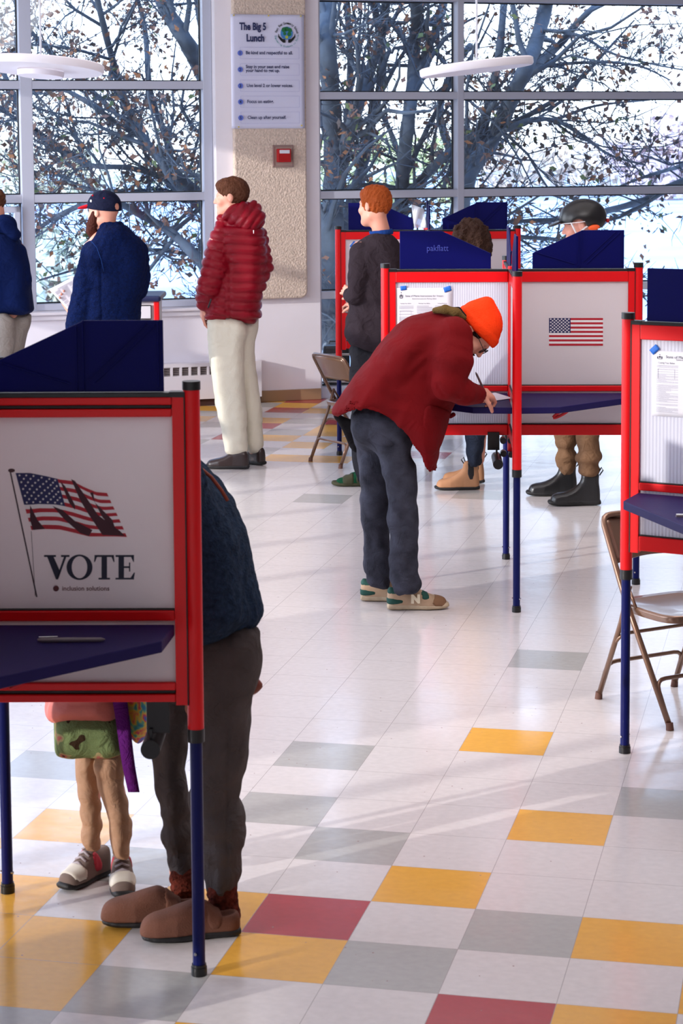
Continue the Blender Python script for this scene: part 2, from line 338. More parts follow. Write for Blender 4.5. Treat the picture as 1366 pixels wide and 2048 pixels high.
# left window (mullion face at x 42-62, transoms at y 162-178 and 387-402)
o_ = GL-0.10
def tt(px, off, y=200): return wpt(px, y, off)[0]
def zz_(py, off, x=240): return wpt(x, py, off)[1]
tm = (tt(38, o_, 100)+tt(63, o_, 100))/2; wm = tt(63, o_, 100)-tt(38, o_, 100)
te0 = tt(407, o_, 100)
zr = [(zz_(162, o_), zz_(178, o_)), (zz_(387, o_), zz_(403, o_)), (zz_(604, o_), zz_(617, o_))]
tvs = [te0+0.03, tm, tm-(te0-tm)-0.05, tm-2*(te0-tm)-0.1]
window('window_1', GL, tvs, [(a+b)/2 for a, b in zr]+[3.72], [0.075, wm, wm, wm], [abs(a-b) for a, b in zr]+[0.1], TA, tL, zs-0.03, 3.75, depth=0.10)
# opening hopper sash at the far left
m = MB(); a0, a1 = tt(-60, o_-.03, 500), tt(42, o_-.03, 500); b1 = zz_(413, o_-.03, 20); b0 = zs+0.02
wbox(m, a1-0.05, a1, o_-0.05, o_+0.02, b0, b1); wbox(m, a0, a1, o_-0.05, o_+0.02, b1-0.05, b1); wbox(m, a0, a1, o_-0.05, o_+0.02, b0, b0+0.05); wbox(m, a0, a0+0.05, o_-0.05, o_+0.02, b0, b1)
o = m.build('window_3', FRAME, bevel=0.006); o['kind'] = 'structure'
# jamb reveal between left window and pillar is the pillar's own side; right window
o_ = GR-0.12
tr = tt(922, o_, 200); wr = tt(928, o_, 200)-tt(915, o_, 200)
rr = [(zz_(-12, o_, 900), zz_(3, o_, 900)), (zz_(184, o_, 900), zz_(198.5, o_, 900)), (zz_(379, o_, 900), zz_(394, o_, 900)), (zz_(583, o_, 660), zz_(598, o_, 660))]
tr2 = tt(1400, o_, 200)
window('window_2', GR, [tr, tr2, tr2+1.9, tR+0.0], [(a+b)/2 for a, b in rr]+[0.05], [wr, wr, wr, 0.03], [abs(a-b) for a, b in rr]+[0.1], tR, TZ, 0.0, 3.75, depth=0.12)

# acoustic panel on the pillar
def acoustic():
    m = mat('tan_acoustic_panel', rgb(212, 192, 176), 0.95, bump=1.0, bscale=70, var=0.16, vscale=55); return m
pA, pB = wpt(466, 400)[0], wpt(610, 400)[0]; pz = wpt(560, 596)[1]
rc = 0.06; poly = [(pA, ZT), (pA, pz+rc)]+[(pA+rc-rc*math.cos(a), pz+rc-rc*math.sin(a)) for a in np.linspace(0.2, math.pi/2, 6)]+[(pB-rc+rc*math.sin(a), pz+rc-rc*math.cos(a)) for a in np.linspace(0, math.pi/2-0.2, 6)]+[(pB, pz+rc), (pB, ZT)]
e = thing('acoustic_panel', 'tall tan textured acoustic panel with rounded bottom corners on the pillar', 'wall panel', wp((pA+pB)/2, -0.03, pz))
m = MB().prism(poly, WB-WN*0.03, WD, (0, 0, 1), WN, 0.06); m.build('panel', acoustic(), e, bevel=0.012)
# fire alarm
fa, fb = wpt(541, 300)[0], wpt(582, 300)[0]; fz0, fz1 = wpt(560, 334)[1], wpt(560, 290)[1]
e = thing('fire_alarm', 'small red fire alarm in a square recess of the tan panel', 'fire alarm', wp((fa+fb)/2, -0.065, fz0))
m = MB(); wbox(m, fa, fb, -0.066, -0.06, fz0, fz1)
m.build('recess_plate', mat('alarm_plate', rgb(176, 150, 140), 0.7), e)
m = MB()
for q in ((fa, fa+.012, fz0, fz1), (fb-.012, fb, fz0, fz1), (fa, fb, fz0, fz0+.012), (fa, fb, fz1-.012, fz1)): wbox(m, q[0], q[1], -0.075, -0.06, q[2], q[3])
m.build('frame', mat('alarm_frame', rgb(150, 122, 116), 0.7), e, bevel=.002)
m = MB(); wbox(m, fa+.03, fb-.03, -0.11, -0.066, fz0+.04, fz1-.03); m.build('housing', mat('alarm_red', rgb(176, 12, 20), 0.35), e, bevel=.006)
m = MB(); wbox(m, fa+.045, fb-.045, -0.118, -0.11, fz1-.068, fz1-.04); m.build('strobe_lens', mat('strobe', rgb(225, 225, 235), 0.15), e, bevel=.002)

# poster
qa, qb = wpt(462, 100, -.075)[0], wpt(609, 100, -.075)[0]; pz0, pz1 = wpt(535, 257, -.075)[1], wpt(535, 29, -.075)[1]
PW, PH = qb-qa, pz1-pz0
e = thing('poster', 'white school lunch rules poster with five numbered lines on the tan panel', 'poster', wp((qa+qb)/2, -.07, pz0))
def pp(u, v, off=-0.072): return wp(qa+u*PW, off, pz1-v*PH)      # u,v in 0..1 from top left
m = MB().grid(lambda a, b: pp(a, b, -0.068-0.006*math.sin(b*5)*math.sin(a*3.1)-0.004*math.sin(a*9+b*2)*(1-b)), 20, 30)
m.build('sheet', mat('laminated_sheet', rgb(214, 214, 236), 0.28), e, smooth=True, solid=0.0012)
navy = mat('poster_navy', rgb(22, 34, 84), 0.6); bub = mat('poster_bubble_blue', rgb(92, 112, 200), 0.5); gl_ = mat('poster_box_line', rgb(176, 178, 214), 0.6)
OFP = -0.0805
tx = MB(); sz = PH*0.088
text_mb('The Big 5', pp(0.115, 0.135, OFP), WD, (0, 0, 1), sz, bold=0.003, mb=tx, sx=0.72); text_mb('Lunch', pp(0.205, 0.235, OFP), WD, (0, 0, 1), sz, bold=0.003, mb=tx, sx=0.78)
tx.build('heading', navy, e)
lines = ['Be kind and respectful to all.', 'Stay in your seat and raise', 'Use level 2 or lower voices.', 'Focus on eating.', 'Clean up after yourself.']
for i, (tx_, v) in enumerate(zip(lines, (0.338, 0.482, 0.625, 0.765, 0.905))):
    tx = MB()
    if i == 1:
        text_mb(tx_, pp(0.195, 0.470, OFP), WD, (0, 0, 1), PH*0.040, mb=tx, sx=0.94, bold=0.0008); text_mb('your hand to get up.', pp(0.195, 0.503, OFP), WD, (0, 0, 1), PH*0.040, mb=tx, sx=0.94, bold=0.0008)
    else: text_mb(tx_, pp(0.195+0.004*i, v+0.01, OFP), WD, (0, 0, 1), PH*0.040, mb=tx, sx=0.94, bold=0.0008)
    tx.build('rule_text', navy, e); bx = MB()
    for (u0, v0, u1, v1) in ((0.12, v-0.052, 0.92, v-0.050), (0.12, v+0.048, 0.92, v+0.050), (0.92, v-0.052, 0.924, v+0.050), (0.12, v-0.052, 0.124, v+0.05)):
        bx.add([pp(u0, v0, OFP+.001), pp(u1, v0, OFP+.001), pp(u1, v1, OFP+.001), pp(u0, v1, OFP+.001)], [(0, 1, 2, 3)])
    bx.build('rule_box', gl_, e)
    ce = pp(0.12, v, OFP); cc = MB().add([ce+WD*(0.035*PW*math.cos(a))+np.array([0, 0, 0.035*PW*math.sin(a)]) for a in np.linspace(0, 2*math.pi, 24, endpoint=False)], [tuple(range(24))])
    bub_ = cc.build('number_bubble', bub, e); text_mb(str(i+1), pp(0.105, v+0.012, OFP-.001), WD, (0, 0, 1), PH*0.036, bold=.001).build('number', navy, bub_)
# round emblem: globe held by two hands inside a ring of words
em = MB(); ce = pp(0.755, 0.175, OFP); rr_ = 0.085*PW
def disc(mb, c, r, mi, rx=1, n=28, a0=0, a1=2*math.pi): mb.add([c+WD*(r*rx*math.cos(a))+np.array([0, 0, r*math.sin(a)]) for a in np.linspace(a0, a1, n, endpoint=False)], [tuple(range(n))], mi)
disc(em, ce+np.array([0, 0, .012]), rr_, 0)
random.seed(4)
for (du, dv, r) in ((-.04, .05, .035), (.05, .045, .03), (.0, .06, .03), (-.03, .0, .022), (.04, -.005, .03), (0, -.045, .022)): disc(em, ce+WD*du*PW*.9+WN*-.0006+np.array([0, 0, dv*PW+.008]), r*PW, 1 if dv > -.01 else 3, n=9)
for sg in (-1, 1):
    pts = [(0.115, .02), (0.10, -.02), (0.06, -.055), (0.02, -.06), (0.018, -.105), (0.05, -.105), (0.085, -.075), (0.118, -.03)]
    em.add([ce+WD*(sg*x*PW)+np.array([0, 0, z*PW])-WN*.0008 for x, z in (pts if sg > 0 else pts[::-1])], [tuple(range(len(pts)))], 2)
word = 'East End Community School'; 
for i, ch in enumerate(word):
    a = math.radians(170-160*i/(len(word)-1)); r = 0.135*PW; cpt = ce+WD*(r*math.cos(a))+np.array([0, 0, r*math.sin(a)])
    if ch != ' ': text_mb(ch, cpt, WD*math.sin(a)-np.array([0, 0, math.cos(a)]), WD*math.cos(a)+np.array([0, 0, math.sin(a)]), PW*.042, mb=em, mi=2, bold=.0005)
word = 'Empowering Students to Thrive'
for i, ch in enumerate(word):
    a = math.radians(185+170*i/(len(word)-1)); r = 0.165*PW; cpt = ce+WD*(r*math.cos(a))+np.array([0, 0, r*math.sin(a)])
    if ch != ' ': text_mb(ch, cpt, -WD*math.sin(a)+np.array([0, 0, math.cos(a)]), -WD*math.cos(a)-np.array([0, 0, math.sin(a)]), PW*.036, mb=em, mi=4)
em.build('emblem', [mat('emblem_blue', rgb(64, 130, 190), .5), mat('emblem_green', rgb(20, 110, 60), .5), mat('emblem_black', rgb(12, 18, 24), .5), mat('emblem_yellow', rgb(170, 180, 60), .5), mat('emblem_teal', rgb(40, 140, 140), .5)], e)
for (u, v) in ((.04, .01), (.51, .01), (.95, .01), (.09, .985), (.95, .975)):
    k = MB().cyl(pp(u, v, -.074), pp(u, v, -.086), .006, 10); k.build('push_pin', mat('brass_pin', rgb(214, 190, 70), .3), e) if u == .04 else k.build('push_pin', bpy.data.materials['brass_pin'], e)

# radiator cover under the left window
e_t0, e_t1 = -4.6, wpt(516, 740)[0]; hz1, hz0 = wpt(380, 724)[1], wpt(400, 795)[1]
e = thing('radiator_cover', 'long low white radiator cover with a row of grille slots under the window', 'radiator', wp((e_t0+e_t1)/2, -.06, 0))
m = MB(); gz1, gz0 = wpt(380, 731)[1], wpt(380, 748)[1]
pitch = 0.076; n = int((e_t1-e_t0-.3)/pitch); OB = -0.11
wbox(m, e_t0, e_t1, OB, 0, hz0, gz0); wbox(m, e_t0, e_t1, OB, 0, gz1, hz1)
for i in range(n+1): t = e_t1-.22-i*pitch; wbox(m, t-.009, t+.009, OB, -.06, gz0-.001, gz1+.001)
wbox(m, e_t1-.2, e_t1, OB, 0, gz0-.001, gz1+.001)
m.build('cover', mat('radiator_paint', rgb(216, 210, 214), .5), e)
m = MB(); wbox(m, e_t0, e_t1, OB+.03, OB+.032, gz0, gz1)
for i in range(2*n): t = e_t1-.22-i*pitch/2; 
for k in range(5): z = gz0+(k+.5)*(gz1-gz0)/5; wbox(m, e_t0, e_t1-.2, OB+.012, OB+.026, z-.003, z+.003, 1)
m.build('grille', [mat('grille_dark', rgb(72, 60, 60), .6), mat('grille_slat', rgb(150, 138, 136), .5)], e)
m = MB(); wbox(m, e_t0, e_t1, OB+.03, 0, 0, hz0); m.build('base', mat('radiator_base', rgb(62, 34, 28), .7), e)

# ---------------------------------------------------------------- pendant lamps: flat white rings on a cable
def ring_lamp(cx, cy, Y, rad, tilt, roll, label, hole):
    c = at(cx, cy, Y); e = thing('pendant_lamp', label, 'lamp', c, 0, 'flat white pendant lamps')
    Rm = np.array((Matrix.Rotation(roll, 3, 'Y') @ Matrix.Rotation(tilt, 3, 'X')))
    n = 64; m = MB(); th = 0.045
    prof = [(hole, -th/2), (rad-.008, -th/2), (rad, -th/2+.01), (rad, th/2-.006), (rad-.01, th/2), (hole, th/2)]
    V = [c+Rm @ np.array([r*math.cos(a), r*math.sin(a), z]) for a in np.linspace(0, 2*math.pi, n, endpoint=False) for r, z in prof]; k = len(prof)
    m.add(V, [(i*k+j, ((i+1) % n)*k+j, ((i+1) % n)*k+(j+1) % k, i*k+(j+1) % k) for i in range(n) for j in range(k)])
    m.build('lamp_ring', mat('lamp_white', rgb(226, 224, 232), .5) if 'lamp_white' not in bpy.data.materials else bpy.data.materials['lamp_white'], e, smooth=True, auto=40)
    m = MB(); m.cyl(c+np.array([0, 0, th/2]), (c[0], c[1], ZT), .006, 8); m.build('cable', mat('cable_white', rgb(200, 204, 214), .5) if 'cable_white' not in bpy.data.materials else bpy.data.materials['cable_white'], e)
    if hole > .02:
        m = MB(); dz = Rm @ np.array([0, 0, -.03]); m.tube([c+dz, c+dz*1.9], [hole*1.02, hole*.98], 40); m.build('diffuser', mat('lamp_diffuser', rgb(236, 232, 240), .4), e, smooth=True, auto=40)
        m = MB(); m.cyl(c+np.array([0, 0, .0]), c+np.array([0, 0, .05]), .03, 16); m.build('canopy', bpy.data.materials['lamp_white'], e)
ring_lamp(82, 132, 11.5, .34, math.radians(-5.5), math.radians(3.5), 'large flat white ring pendant lamp hanging at the left window', .125)
ring_lamp(953, 134, 11.5, .308, math.radians(-1.5), math.radians(-6.5), 'flat white disc pendant lamp tilted in front of the right window', .015)

# black equipment case standing by the right window
a = ground(668, 792); e = thing('equipment_case', 'black hard equipment case standing at the foot of the right window', 'case', a)
ca = at(645, 690, a[1]); cb = at(700, 790, a[1])
m = MB().box(((ca[0]+cb[0])/2, a[1]+.12, ca[2]/2+.02), (cb[0]-ca[0], .26, ca[2]-.04)); m.build('shell', mat('case_black', rgb(18, 24, 30), .35), e, bevel=.03)
for z in (.12, ca[2]-.08): MB().box(((ca[0]+cb[0])/2, a[1]+.115, z), (cb[0]-ca[0]+.012, .27, .02)).build('metal_band', CHROME, e, bevel=.004)
m = MB(); m.tube([(ca[0]+.05, a[1]+.12, ca[2]-.02), (ca[0]+.06, a[1]+.12, ca[2]+.02), (cb[0]-.06, a[1]+.12, ca[2]+.02), (cb[0]-.05, a[1]+.12, ca[2]-.02)], .009, 8); m.build('handle', BLACK, e)

# drawer cabinet behind the bearded man
Yc = 15.6; a = at(306, 800, Yc)
L_, R__, tp = at(232, 600, Yc)[0], at(318, 600, Yc)[0], at(300, 592, Yc)[2]
e = thing('drawer_cabinet', 'white drawer cabinet with red corner posts and a navy top under the left window', 'cabinet', ((L_+R__)/2, Yc, 0))
m = MB().box(((L_+R__)/2, Yc+.25, tp/2), (R__-L_-.04, .46, tp-.06)); m.build('body', mat('cabinet_white', rgb(212, 206, 210), .5), e, bevel=.005)
for x in (L_+.02, R__-.02):
    MB().box((x, Yc+.02, tp/2), (.04, .04, tp-.04)).build('corner_post', RED, e, bevel=.006)
MB().box(((L_+R__)/2, Yc+.24, tp-.02), (R__-L_+.03, .54, .045)).build('top', mat('cabinet_navy', rgb(20, 28, 70), .4), e, bevel=.018)
for k in range(5):
    z = tp-.12-k*.115
    dr = MB().box(((L_+R__)/2-.01, Yc+.012, z), (R__-L_-.10, .02, .10)).build('drawer', bpy.data.materials['cabinet_white'], e, bevel=.004)
    mk = MB()
    for dz in (-.05, .05): mk.box(((L_+R__)/2-.01, Yc+.004, z+dz), (R__-L_-.10, .012, .006))
    for dx in (-1, 1): mk.box(((L_+R__)/2-.01+dx*(R__-L_-.10)/2, Yc+.004, z), (.005, .012, .10))
    mk.build('drawer_edge', BLACK, dr)
# ---------------------------------------------------------------- voting booths
zh = np.array([0, 0, 1.0]); A_ = 0.61
def star(mb, c, u, v, r, mi):
    mb.add([c+u*(rr*math.sin(k*math.pi/5))+v*(rr*math.cos(k*math.pi/5)) for k in range(10) for rr in [r if k % 2 == 0 else r*.40]], [tuple(range(10))], mi)
def booth(cx, cy, rot, label, ribs=(0, 0, 0, 0), groove=False, sides=(0, 1, 2, 3)):
    e = thing('voting_booth', label, 'voting booth', (cx, cy, 0), 0, 'four station voting booths'); c = np.array([cx, cy, 0.])
    D = [np.array([math.cos(rot+k*math.pi/2), math.sin(rot+k*math.pi/2), 0]) for k in range(4)]
    m = MB().cyl(c+zh*.66, c+zh*1.56, .019, 20); m.build('centre_post', RED, e, smooth=True, auto=40)
    for k in sides:
        d = D[k]; n = np.array([-d[1], d[0], 0]); q = c+d*A_
        m = MB().cyl(q+zh*.645, q+zh*1.555, .0215, 24)
        m.box(c+d*(A_-.033)+zh*1.135, (.032, .03, .81), (d, n, zh)); m.build('post', RED, e, smooth=True, auto=35)
        m = MB().box(c+d*(A_-.0175)+zh*1.135, (.003, .034, .81), (d, n, zh)); m.build('post_groove', RED_D, e)
        m = MB().cyl(q+zh*1.553, q+zh*1.575, .0235, 20); m.box(c+d*(A_-.036)+zh*1.542, (.04, .034, .014), (d, n, zh)); m.build('post_cap', BLACK, e, smooth=True, auto=35)
        m = MB().cyl(q+zh*.02, q+zh*.65, .0165, 20); lg = m.build('leg', NAVY, e, smooth=True, auto=35)
        m = MB().cyl(q, q+zh*.022, .021, 20); m.cyl(q+zh*.022, q+zh*.03, .019, 20); m.build('leg_foot', BLACK, lg, smooth=True, auto=35)
        MB().cyl(q+zh*.63, q+zh*.665, .0225, 20).build('leg_collar', BLACK, lg, smooth=True, auto=35)
        MB().cyl(q+n*.012+zh*.062+d*.008, q+n*.021+zh*.062+d*.008, .004, 8).build('leg_bolt', CHROME, lg)
        MB().cyl(q-n*.012+zh*.062-d*.008, q-n*.021+zh*.062-d*.008, .004, 8).build('leg_bolt', CHROME, lg)
        mid = c+d*(A_/2-.016); Lx = A_-.068
        for nm, z0, z1, th in (('top_rail', 1.484, 1.536, .03), ('middle_rail', .953, .980, .032), ('bottom_rail', .738, .790, .03)):
            m = MB()
            if groove and nm != 'middle_rail':
                h = (z1-z0); m.box(mid+zh*(z0+h*.2), (Lx, th, h*.40), (d, n, zh)); m.box(mid+zh*(z0+h*.5), (Lx, th*.5, h*.22), (d, n, zh), 1); m.box(mid+zh*(z0+h*.8), (Lx, th, h*.40), (d, n, zh))
            else: m.box(mid+zh*(z0+z1)/2, (Lx, th, z1-z0), (d, n, zh)); m.box(mid+zh*(z1+.002), (Lx, th*.8, .006), (d, n, zh), 1)
            m.build(nm, [RED, RED_D], e, bevel=.003)
        m = MB().box(mid+zh*1.541, (Lx, .034, .012), (d, n, zh)); m.build('top_strip', BLACK, e, bevel=.002)
        m = MB()
        m.box(mid+zh*1.230, (Lx, .010, .515), (d, n, zh)); m.box(mid+zh*.870, (Lx, .010, .17), (d, n, zh))
        m.build('panel', RIB if ribs[k] else INF, e)
        # privacy screen standing on the rail, sloping down towards the middle
        pts = [(.540, 0), (.540, .184), (.338, .184), (.10, .075), (.10, 0)]
        m = MB().prism(pts, c+zh*1.548, d, zh, n, .006); sc_ = m.build('privacy_screen', SCREEN, e, bevel=.002)
        m = MB()
        for a, b in () if k == 2 else (((.335, .0), (.335, .182)), ((.318, .0), (.318, .168)), ((.52, .17), (.36, .02)), ((.50, .175), (.345, .03)), ((.30, .02), (.12, .075)), ((.527, .01), (.527, .18))):
            P0 = c+zh*(1.55+a[1])+d*a[0]; P1 = c+zh*(1.55+b[1])+d*b[0]; v = P1-P0; L = np.linalg.norm(v); v /= L
            for s_ in ((1,) if k in (2, 3) else (-1,)): m.box((P0+P1)/2+n*s_*.005, (L, .005, .004), (v, n, np.cross(v, n)))
        if m.v: m.build('rib', SCREEN, sc_, bevel=.0008)
    # writing surfaces, one in each quarter
    for k in sides:
        d = D[k]; d2 = D[(k+1) % 4]
        pts = [(.02, .02), (.56, .02), (.545, .20), (.20, .545), (.02, .56)]
        m = MB().prism(pts, c+zh*.930, d, d2, zh, .03); m.build('writing_surface', DESK, e, bevel=.003)
    return e, c, D

# nearest booth, left
e1, c1_, D1 = booth(-.995, 5.385, math.radians(-0.8), 'nearest voting booth with a waving flag and the word VOTE on its panel', groove=True)
# its front print: waving flag, staff, VOTE, maker's line; plane just in front of the arm-0 panel
def pl(px, py, Y): return at(px, py, Y)
d0 = D1[0]; n0 = np.array([-d0[1], d0[0], 0]); 
def onpanel(px, py, c, d, off):     # pixel -> point on the plane of a booth arm, moved off towards the camera
    n = np.array([-d[1], d[0], 0]); dd = ray(px, py); o = np.array([0, 0, CAM_H]); base = c-n*off
    k = ((base-o) @ n)/(dd @ n); return o+dd*k
def pf(px, py, off=.0062): return onpanel(px, py, c1_, d0, off)
top = [(31, 946), (60, 946), (95, 953), (120, 959), (145, 962), (170, 975), (192, 984), (214, 986)]
bot = [(63, 1060), (90, 1058), (120, 1059), (150, 1066), (178, 1073), (205, 1073), (232, 1073), (254, 1074)]
def interp(L, u):
    x = u*(len(L)-1); i = min(int(x), len(L)-2); f = x-i; return L[i][0]*(1-f)+L[i+1][0]*f, L[i][1]*(1-f)+L[i+1][1]*f
def flagpt(u, v, off=.0062):
    a = interp(top, u); b = interp(bot, u); wv = 2.5*math.sin(u*9+v*2)*v*(1-v)*4
    return pf(a[0]+(b[0]-a[0])*v, a[1]+(b[1]-a[1])*v+wv, off)
m = MB(); m.grid(lambda a, b: flagpt(a, b), 40, 26, mfn=lambda i, j: 2 if (i < 16 and j < 14) else (0 if (j//2) % 2 == 0 else 1))
for r in range(9):
    for q in range(6 if r % 2 == 0 else 5):
        u = (.4/6)*(q+.5+(0 if r % 2 == 0 else .5)); v = (7/13)*(r+.7)/9.4; cpt = flagpt(u, v, .0066); star(m, cpt, d0, zh, .0036, 1)
m.grid(lambda a, b: pf(18+3*a+(54)*b, 938+256*b, .0062), 1, 8, mi=3)
m.grid(lambda a, b: pf(62+1*a+8*b, 1062+130*b, .0062), 1, 4, mi=3)
m.add([pf(23+7*math.cos(t), 941+4*math.sin(t), .0064) for t in np.linspace(0, 6.28, 12, endpoint=False)], [tuple(range(12))], 4)
# dark folds printed in the flag artwork
for pts in ([(142, 958), (150, 962), (176, 1000), (196, 1030), (240, 1062), (250, 1072), (205, 1070), (178, 1030), (160, 1000)], [(120, 962), (130, 972), (150, 1010), (150, 1020), (138, 1005)], [(60, 1010), (75, 1040), (90, 1058), (66, 1060), (60, 1040)], [(105, 1012), (125, 1020), (150, 1042), (185, 1060), (178, 1072), (160, 1066), (130, 1040)], [(180, 986), (186, 984), (190, 1005), (225, 1040), (232, 1062), (205, 1035)]):
    m.add([pf(x, y, .0065) for x, y in pts], [tuple(range(len(pts)))], 5)
m.build('printed_flag', [FRED, FWHITE, FBLUE, mat('print_staff', rgb(72, 60, 66), .6), mat('print_finial', rgb(70, 40, 45), .6), mat('print_fold', rgb(62, 16, 32), .6)], e1)
# VOTE in serif capitals
k_ = MB(); bx0, bx1, by0, by1 = 88, 270, 1110, 1159; Hh = 49.0
def ser(x, y, x2, y2): return [(x, y), (x2, y), (x2, y2), (x, y2)]
def addpoly(P, off=.0066): k_.add([pf(bx0+x, by1-y, off) for x, y in P][::-1], [tuple(range(len(P)))])
# V
addpoly([(6, 46), (19, 46), (33, 14), (28, 0), (24, 0)]); addpoly([(40, 46), (45, 46), (28, 0), (26.5, 7)]); addpoly(ser(0, 45, 24, 49)); addpoly(ser(34, 45, 51, 49))
# O
N = 32
for i in range(N):
    a, b = 2*math.pi*i/N, 2*math.pi*(i+1)/N
    P = [(71+26*math.cos(a), 24.5+25.5*math.sin(a)), (71+26*math.cos(b), 24.5+25.5*math.sin(b)), (71+15.5*math.cos(b), 24.5+22*math.sin(b)), (71+15.5*math.cos(a), 24.5+22*math.sin(a))]; addpoly(P)
# T
addpoly(ser(115, 3, 126, 46)); addpoly(ser(101, 45, 140, 49)); addpoly([(101, 45), (106, 45), (102, 35), (100, 35)]); addpoly([(135, 45), (140, 45), (141, 35), (139, 35)]); addpoly(ser(109, 0, 132, 3.5))
# E
addpoly(ser(149, 3, 160, 46)); addpoly(ser(143, 45, 180, 49)); addpoly(ser(143, 0, 180, 3.5)); addpoly(ser(160, 23, 171, 26.5)); addpoly([(174, 45), (180, 45), (180, 35), (178.5, 35)]); addpoly([(173, 3.5), (180, 3.5), (182, 14), (180, 14)]); addpoly([(170, 16), (172.5, 16), (172.5, 34), (170, 34)])
k_.build('vote_lettering', mat('print_navy', rgb(26, 30, 52), .6), e1)
b0_ = pf(124, 1181, .0064); ux = (pf(224, 1181, .0064)-b0_)/100
t_ = text_mb('inclusion solutions', b0_, ux/np.linalg.norm(ux), zh, .0165, bold=.0003)
t_.add([pf(112+6*math.cos(t), 1177+6*math.sin(t), .0064) for t in np.linspace(0, 6.28, 16, endpoint=False)], [tuple(range(16))]); t_.build('maker_lettering', mat('print_brown', rgb(92, 40, 44), .6), e1)

# second booth, middle right
e2, c2_, D2 = booth(.824, 10.2, math.radians(-2.2), 'middle voting booth with a flat flag print on its right panel', ribs=(0, 0, 1, 0))
d0 = D2[0]
def pg(px, py, off=.0062): return onpanel(px, py, c2_, D2[0], off)
m = MB(); x0, x1, y0, y1 = 1098, 1206, 636, 691.5
m.grid(lambda a, b: pg(x0+(x1-x0)*a, y0+(y1-y0)*b), 20, 13, mfn=lambda i, j: 2 if (i < 8 and j < 7) else (0 if j % 2 == 0 else 1))
for r in range(9):
    for q in range(6 if r % 2 == 0 else 5):
        u = (x1-x0)*.4/6*(q+.5+(0 if r % 2 == 0 else .5)); v = (y1-y0)*(7/13)*(r+.7)/9.4; star(m, pg(x0+u, y0+v, .0066), D2[0], zh, .0058, 1)
m.build('printed_flag', [FRED, FWHITE, FBLUE], e2)
t_ = text_mb('pakflatt', onpanel(853, 502, c2_, D2[0], .0085), D2[0], zh, .042, sx=.85); t_.build('screen_lettering', mat('screen_print', rgb(56, 66, 150), .4), e2)
# third booth, right edge, turned
e3, c3_, D3 = booth(1.535, 7.06, math.radians(-29), 'voting booth at the right edge, seen only in part', ribs=(1, 1, 1, 1))
# far booth behind the others
e4, c4_, D4 = booth(.592, 14.39, math.radians(-1.5), 'farthest voting booth, behind the man with ginger hair', ribs=(0, 0, 0, 0))

# clamp knobs, holder plates and hanging tubes
def fittings(e, plate, tube, c, d, off, knobs=()):
    P0, P1 = onpanel(plate[0], plate[1], c, d, off), onpanel(plate[2], plate[3], c, d, off)
    n = np.array([-d[1], d[0], 0]); MB().box((P0+P1)/2, (abs((P1-P0) @ d), .006, abs(P1[2]-P0[2])), (d, n, zh)).build('holder_plate', BLACK, e, bevel=.002)
    cc = onpanel(tube[0], tube[1], c, d, off); s = F_PX/cc[1]; r = tube[2]/s
    m = MB().cyl(cc-n*.03, cc+n*.22, r, 24); m.build('holder_tube', BLACK, e, smooth=True, auto=35)
    MB().box(cc+zh*(r+.01)+n*.01, (.008, .05, .03), (d, n, zh)).build('holder_bracket', BLACK, e)
    for (kx, ky, kr) in knobs:
        kc = onpanel(kx, ky, c, d, off); MB().cyl(kc-n*.02, kc+n*.03, kr/s, 14).build('clamp_knob', BLACK, e, smooth=True, auto=35)
fittings(e1, (292, 1385, 340, 1466), (303, 1493, 20), c1_, D1[0], .0)
fittings(e2, (975, 864, 999, 900), (993, 915, 10), c2_, D2[2], -.02, ((1006, 880, 6.5), (1021, 880, 6), (1007, 906, 6.5), (1022, 908, 6)))
# red pull strap under two of the desks
for e, px, py, Y in ((e2, 1122, 827, 9.85), (e1, 30, 1370, 5.3)):
    q = at(px, py, Y); m = MB(); pts = []; sc_ = 1.0 if e is e2 else .4
    for i in range(17): a = 2*math.pi*i/16; pts.append(q+np.array([.032*math.cos(a)+.018*math.sin(a), 0, .017*math.sin(a)+.012*math.cos(a)])*sc_)
    m.tube(pts, .007, 6, flat=.25, caps=False); m.build('pull_strap', mat('red_strap', rgb(200, 24, 34), .6) if 'red_strap' not in bpy.data.materials else bpy.data.materials['red_strap'], e, smooth=True)

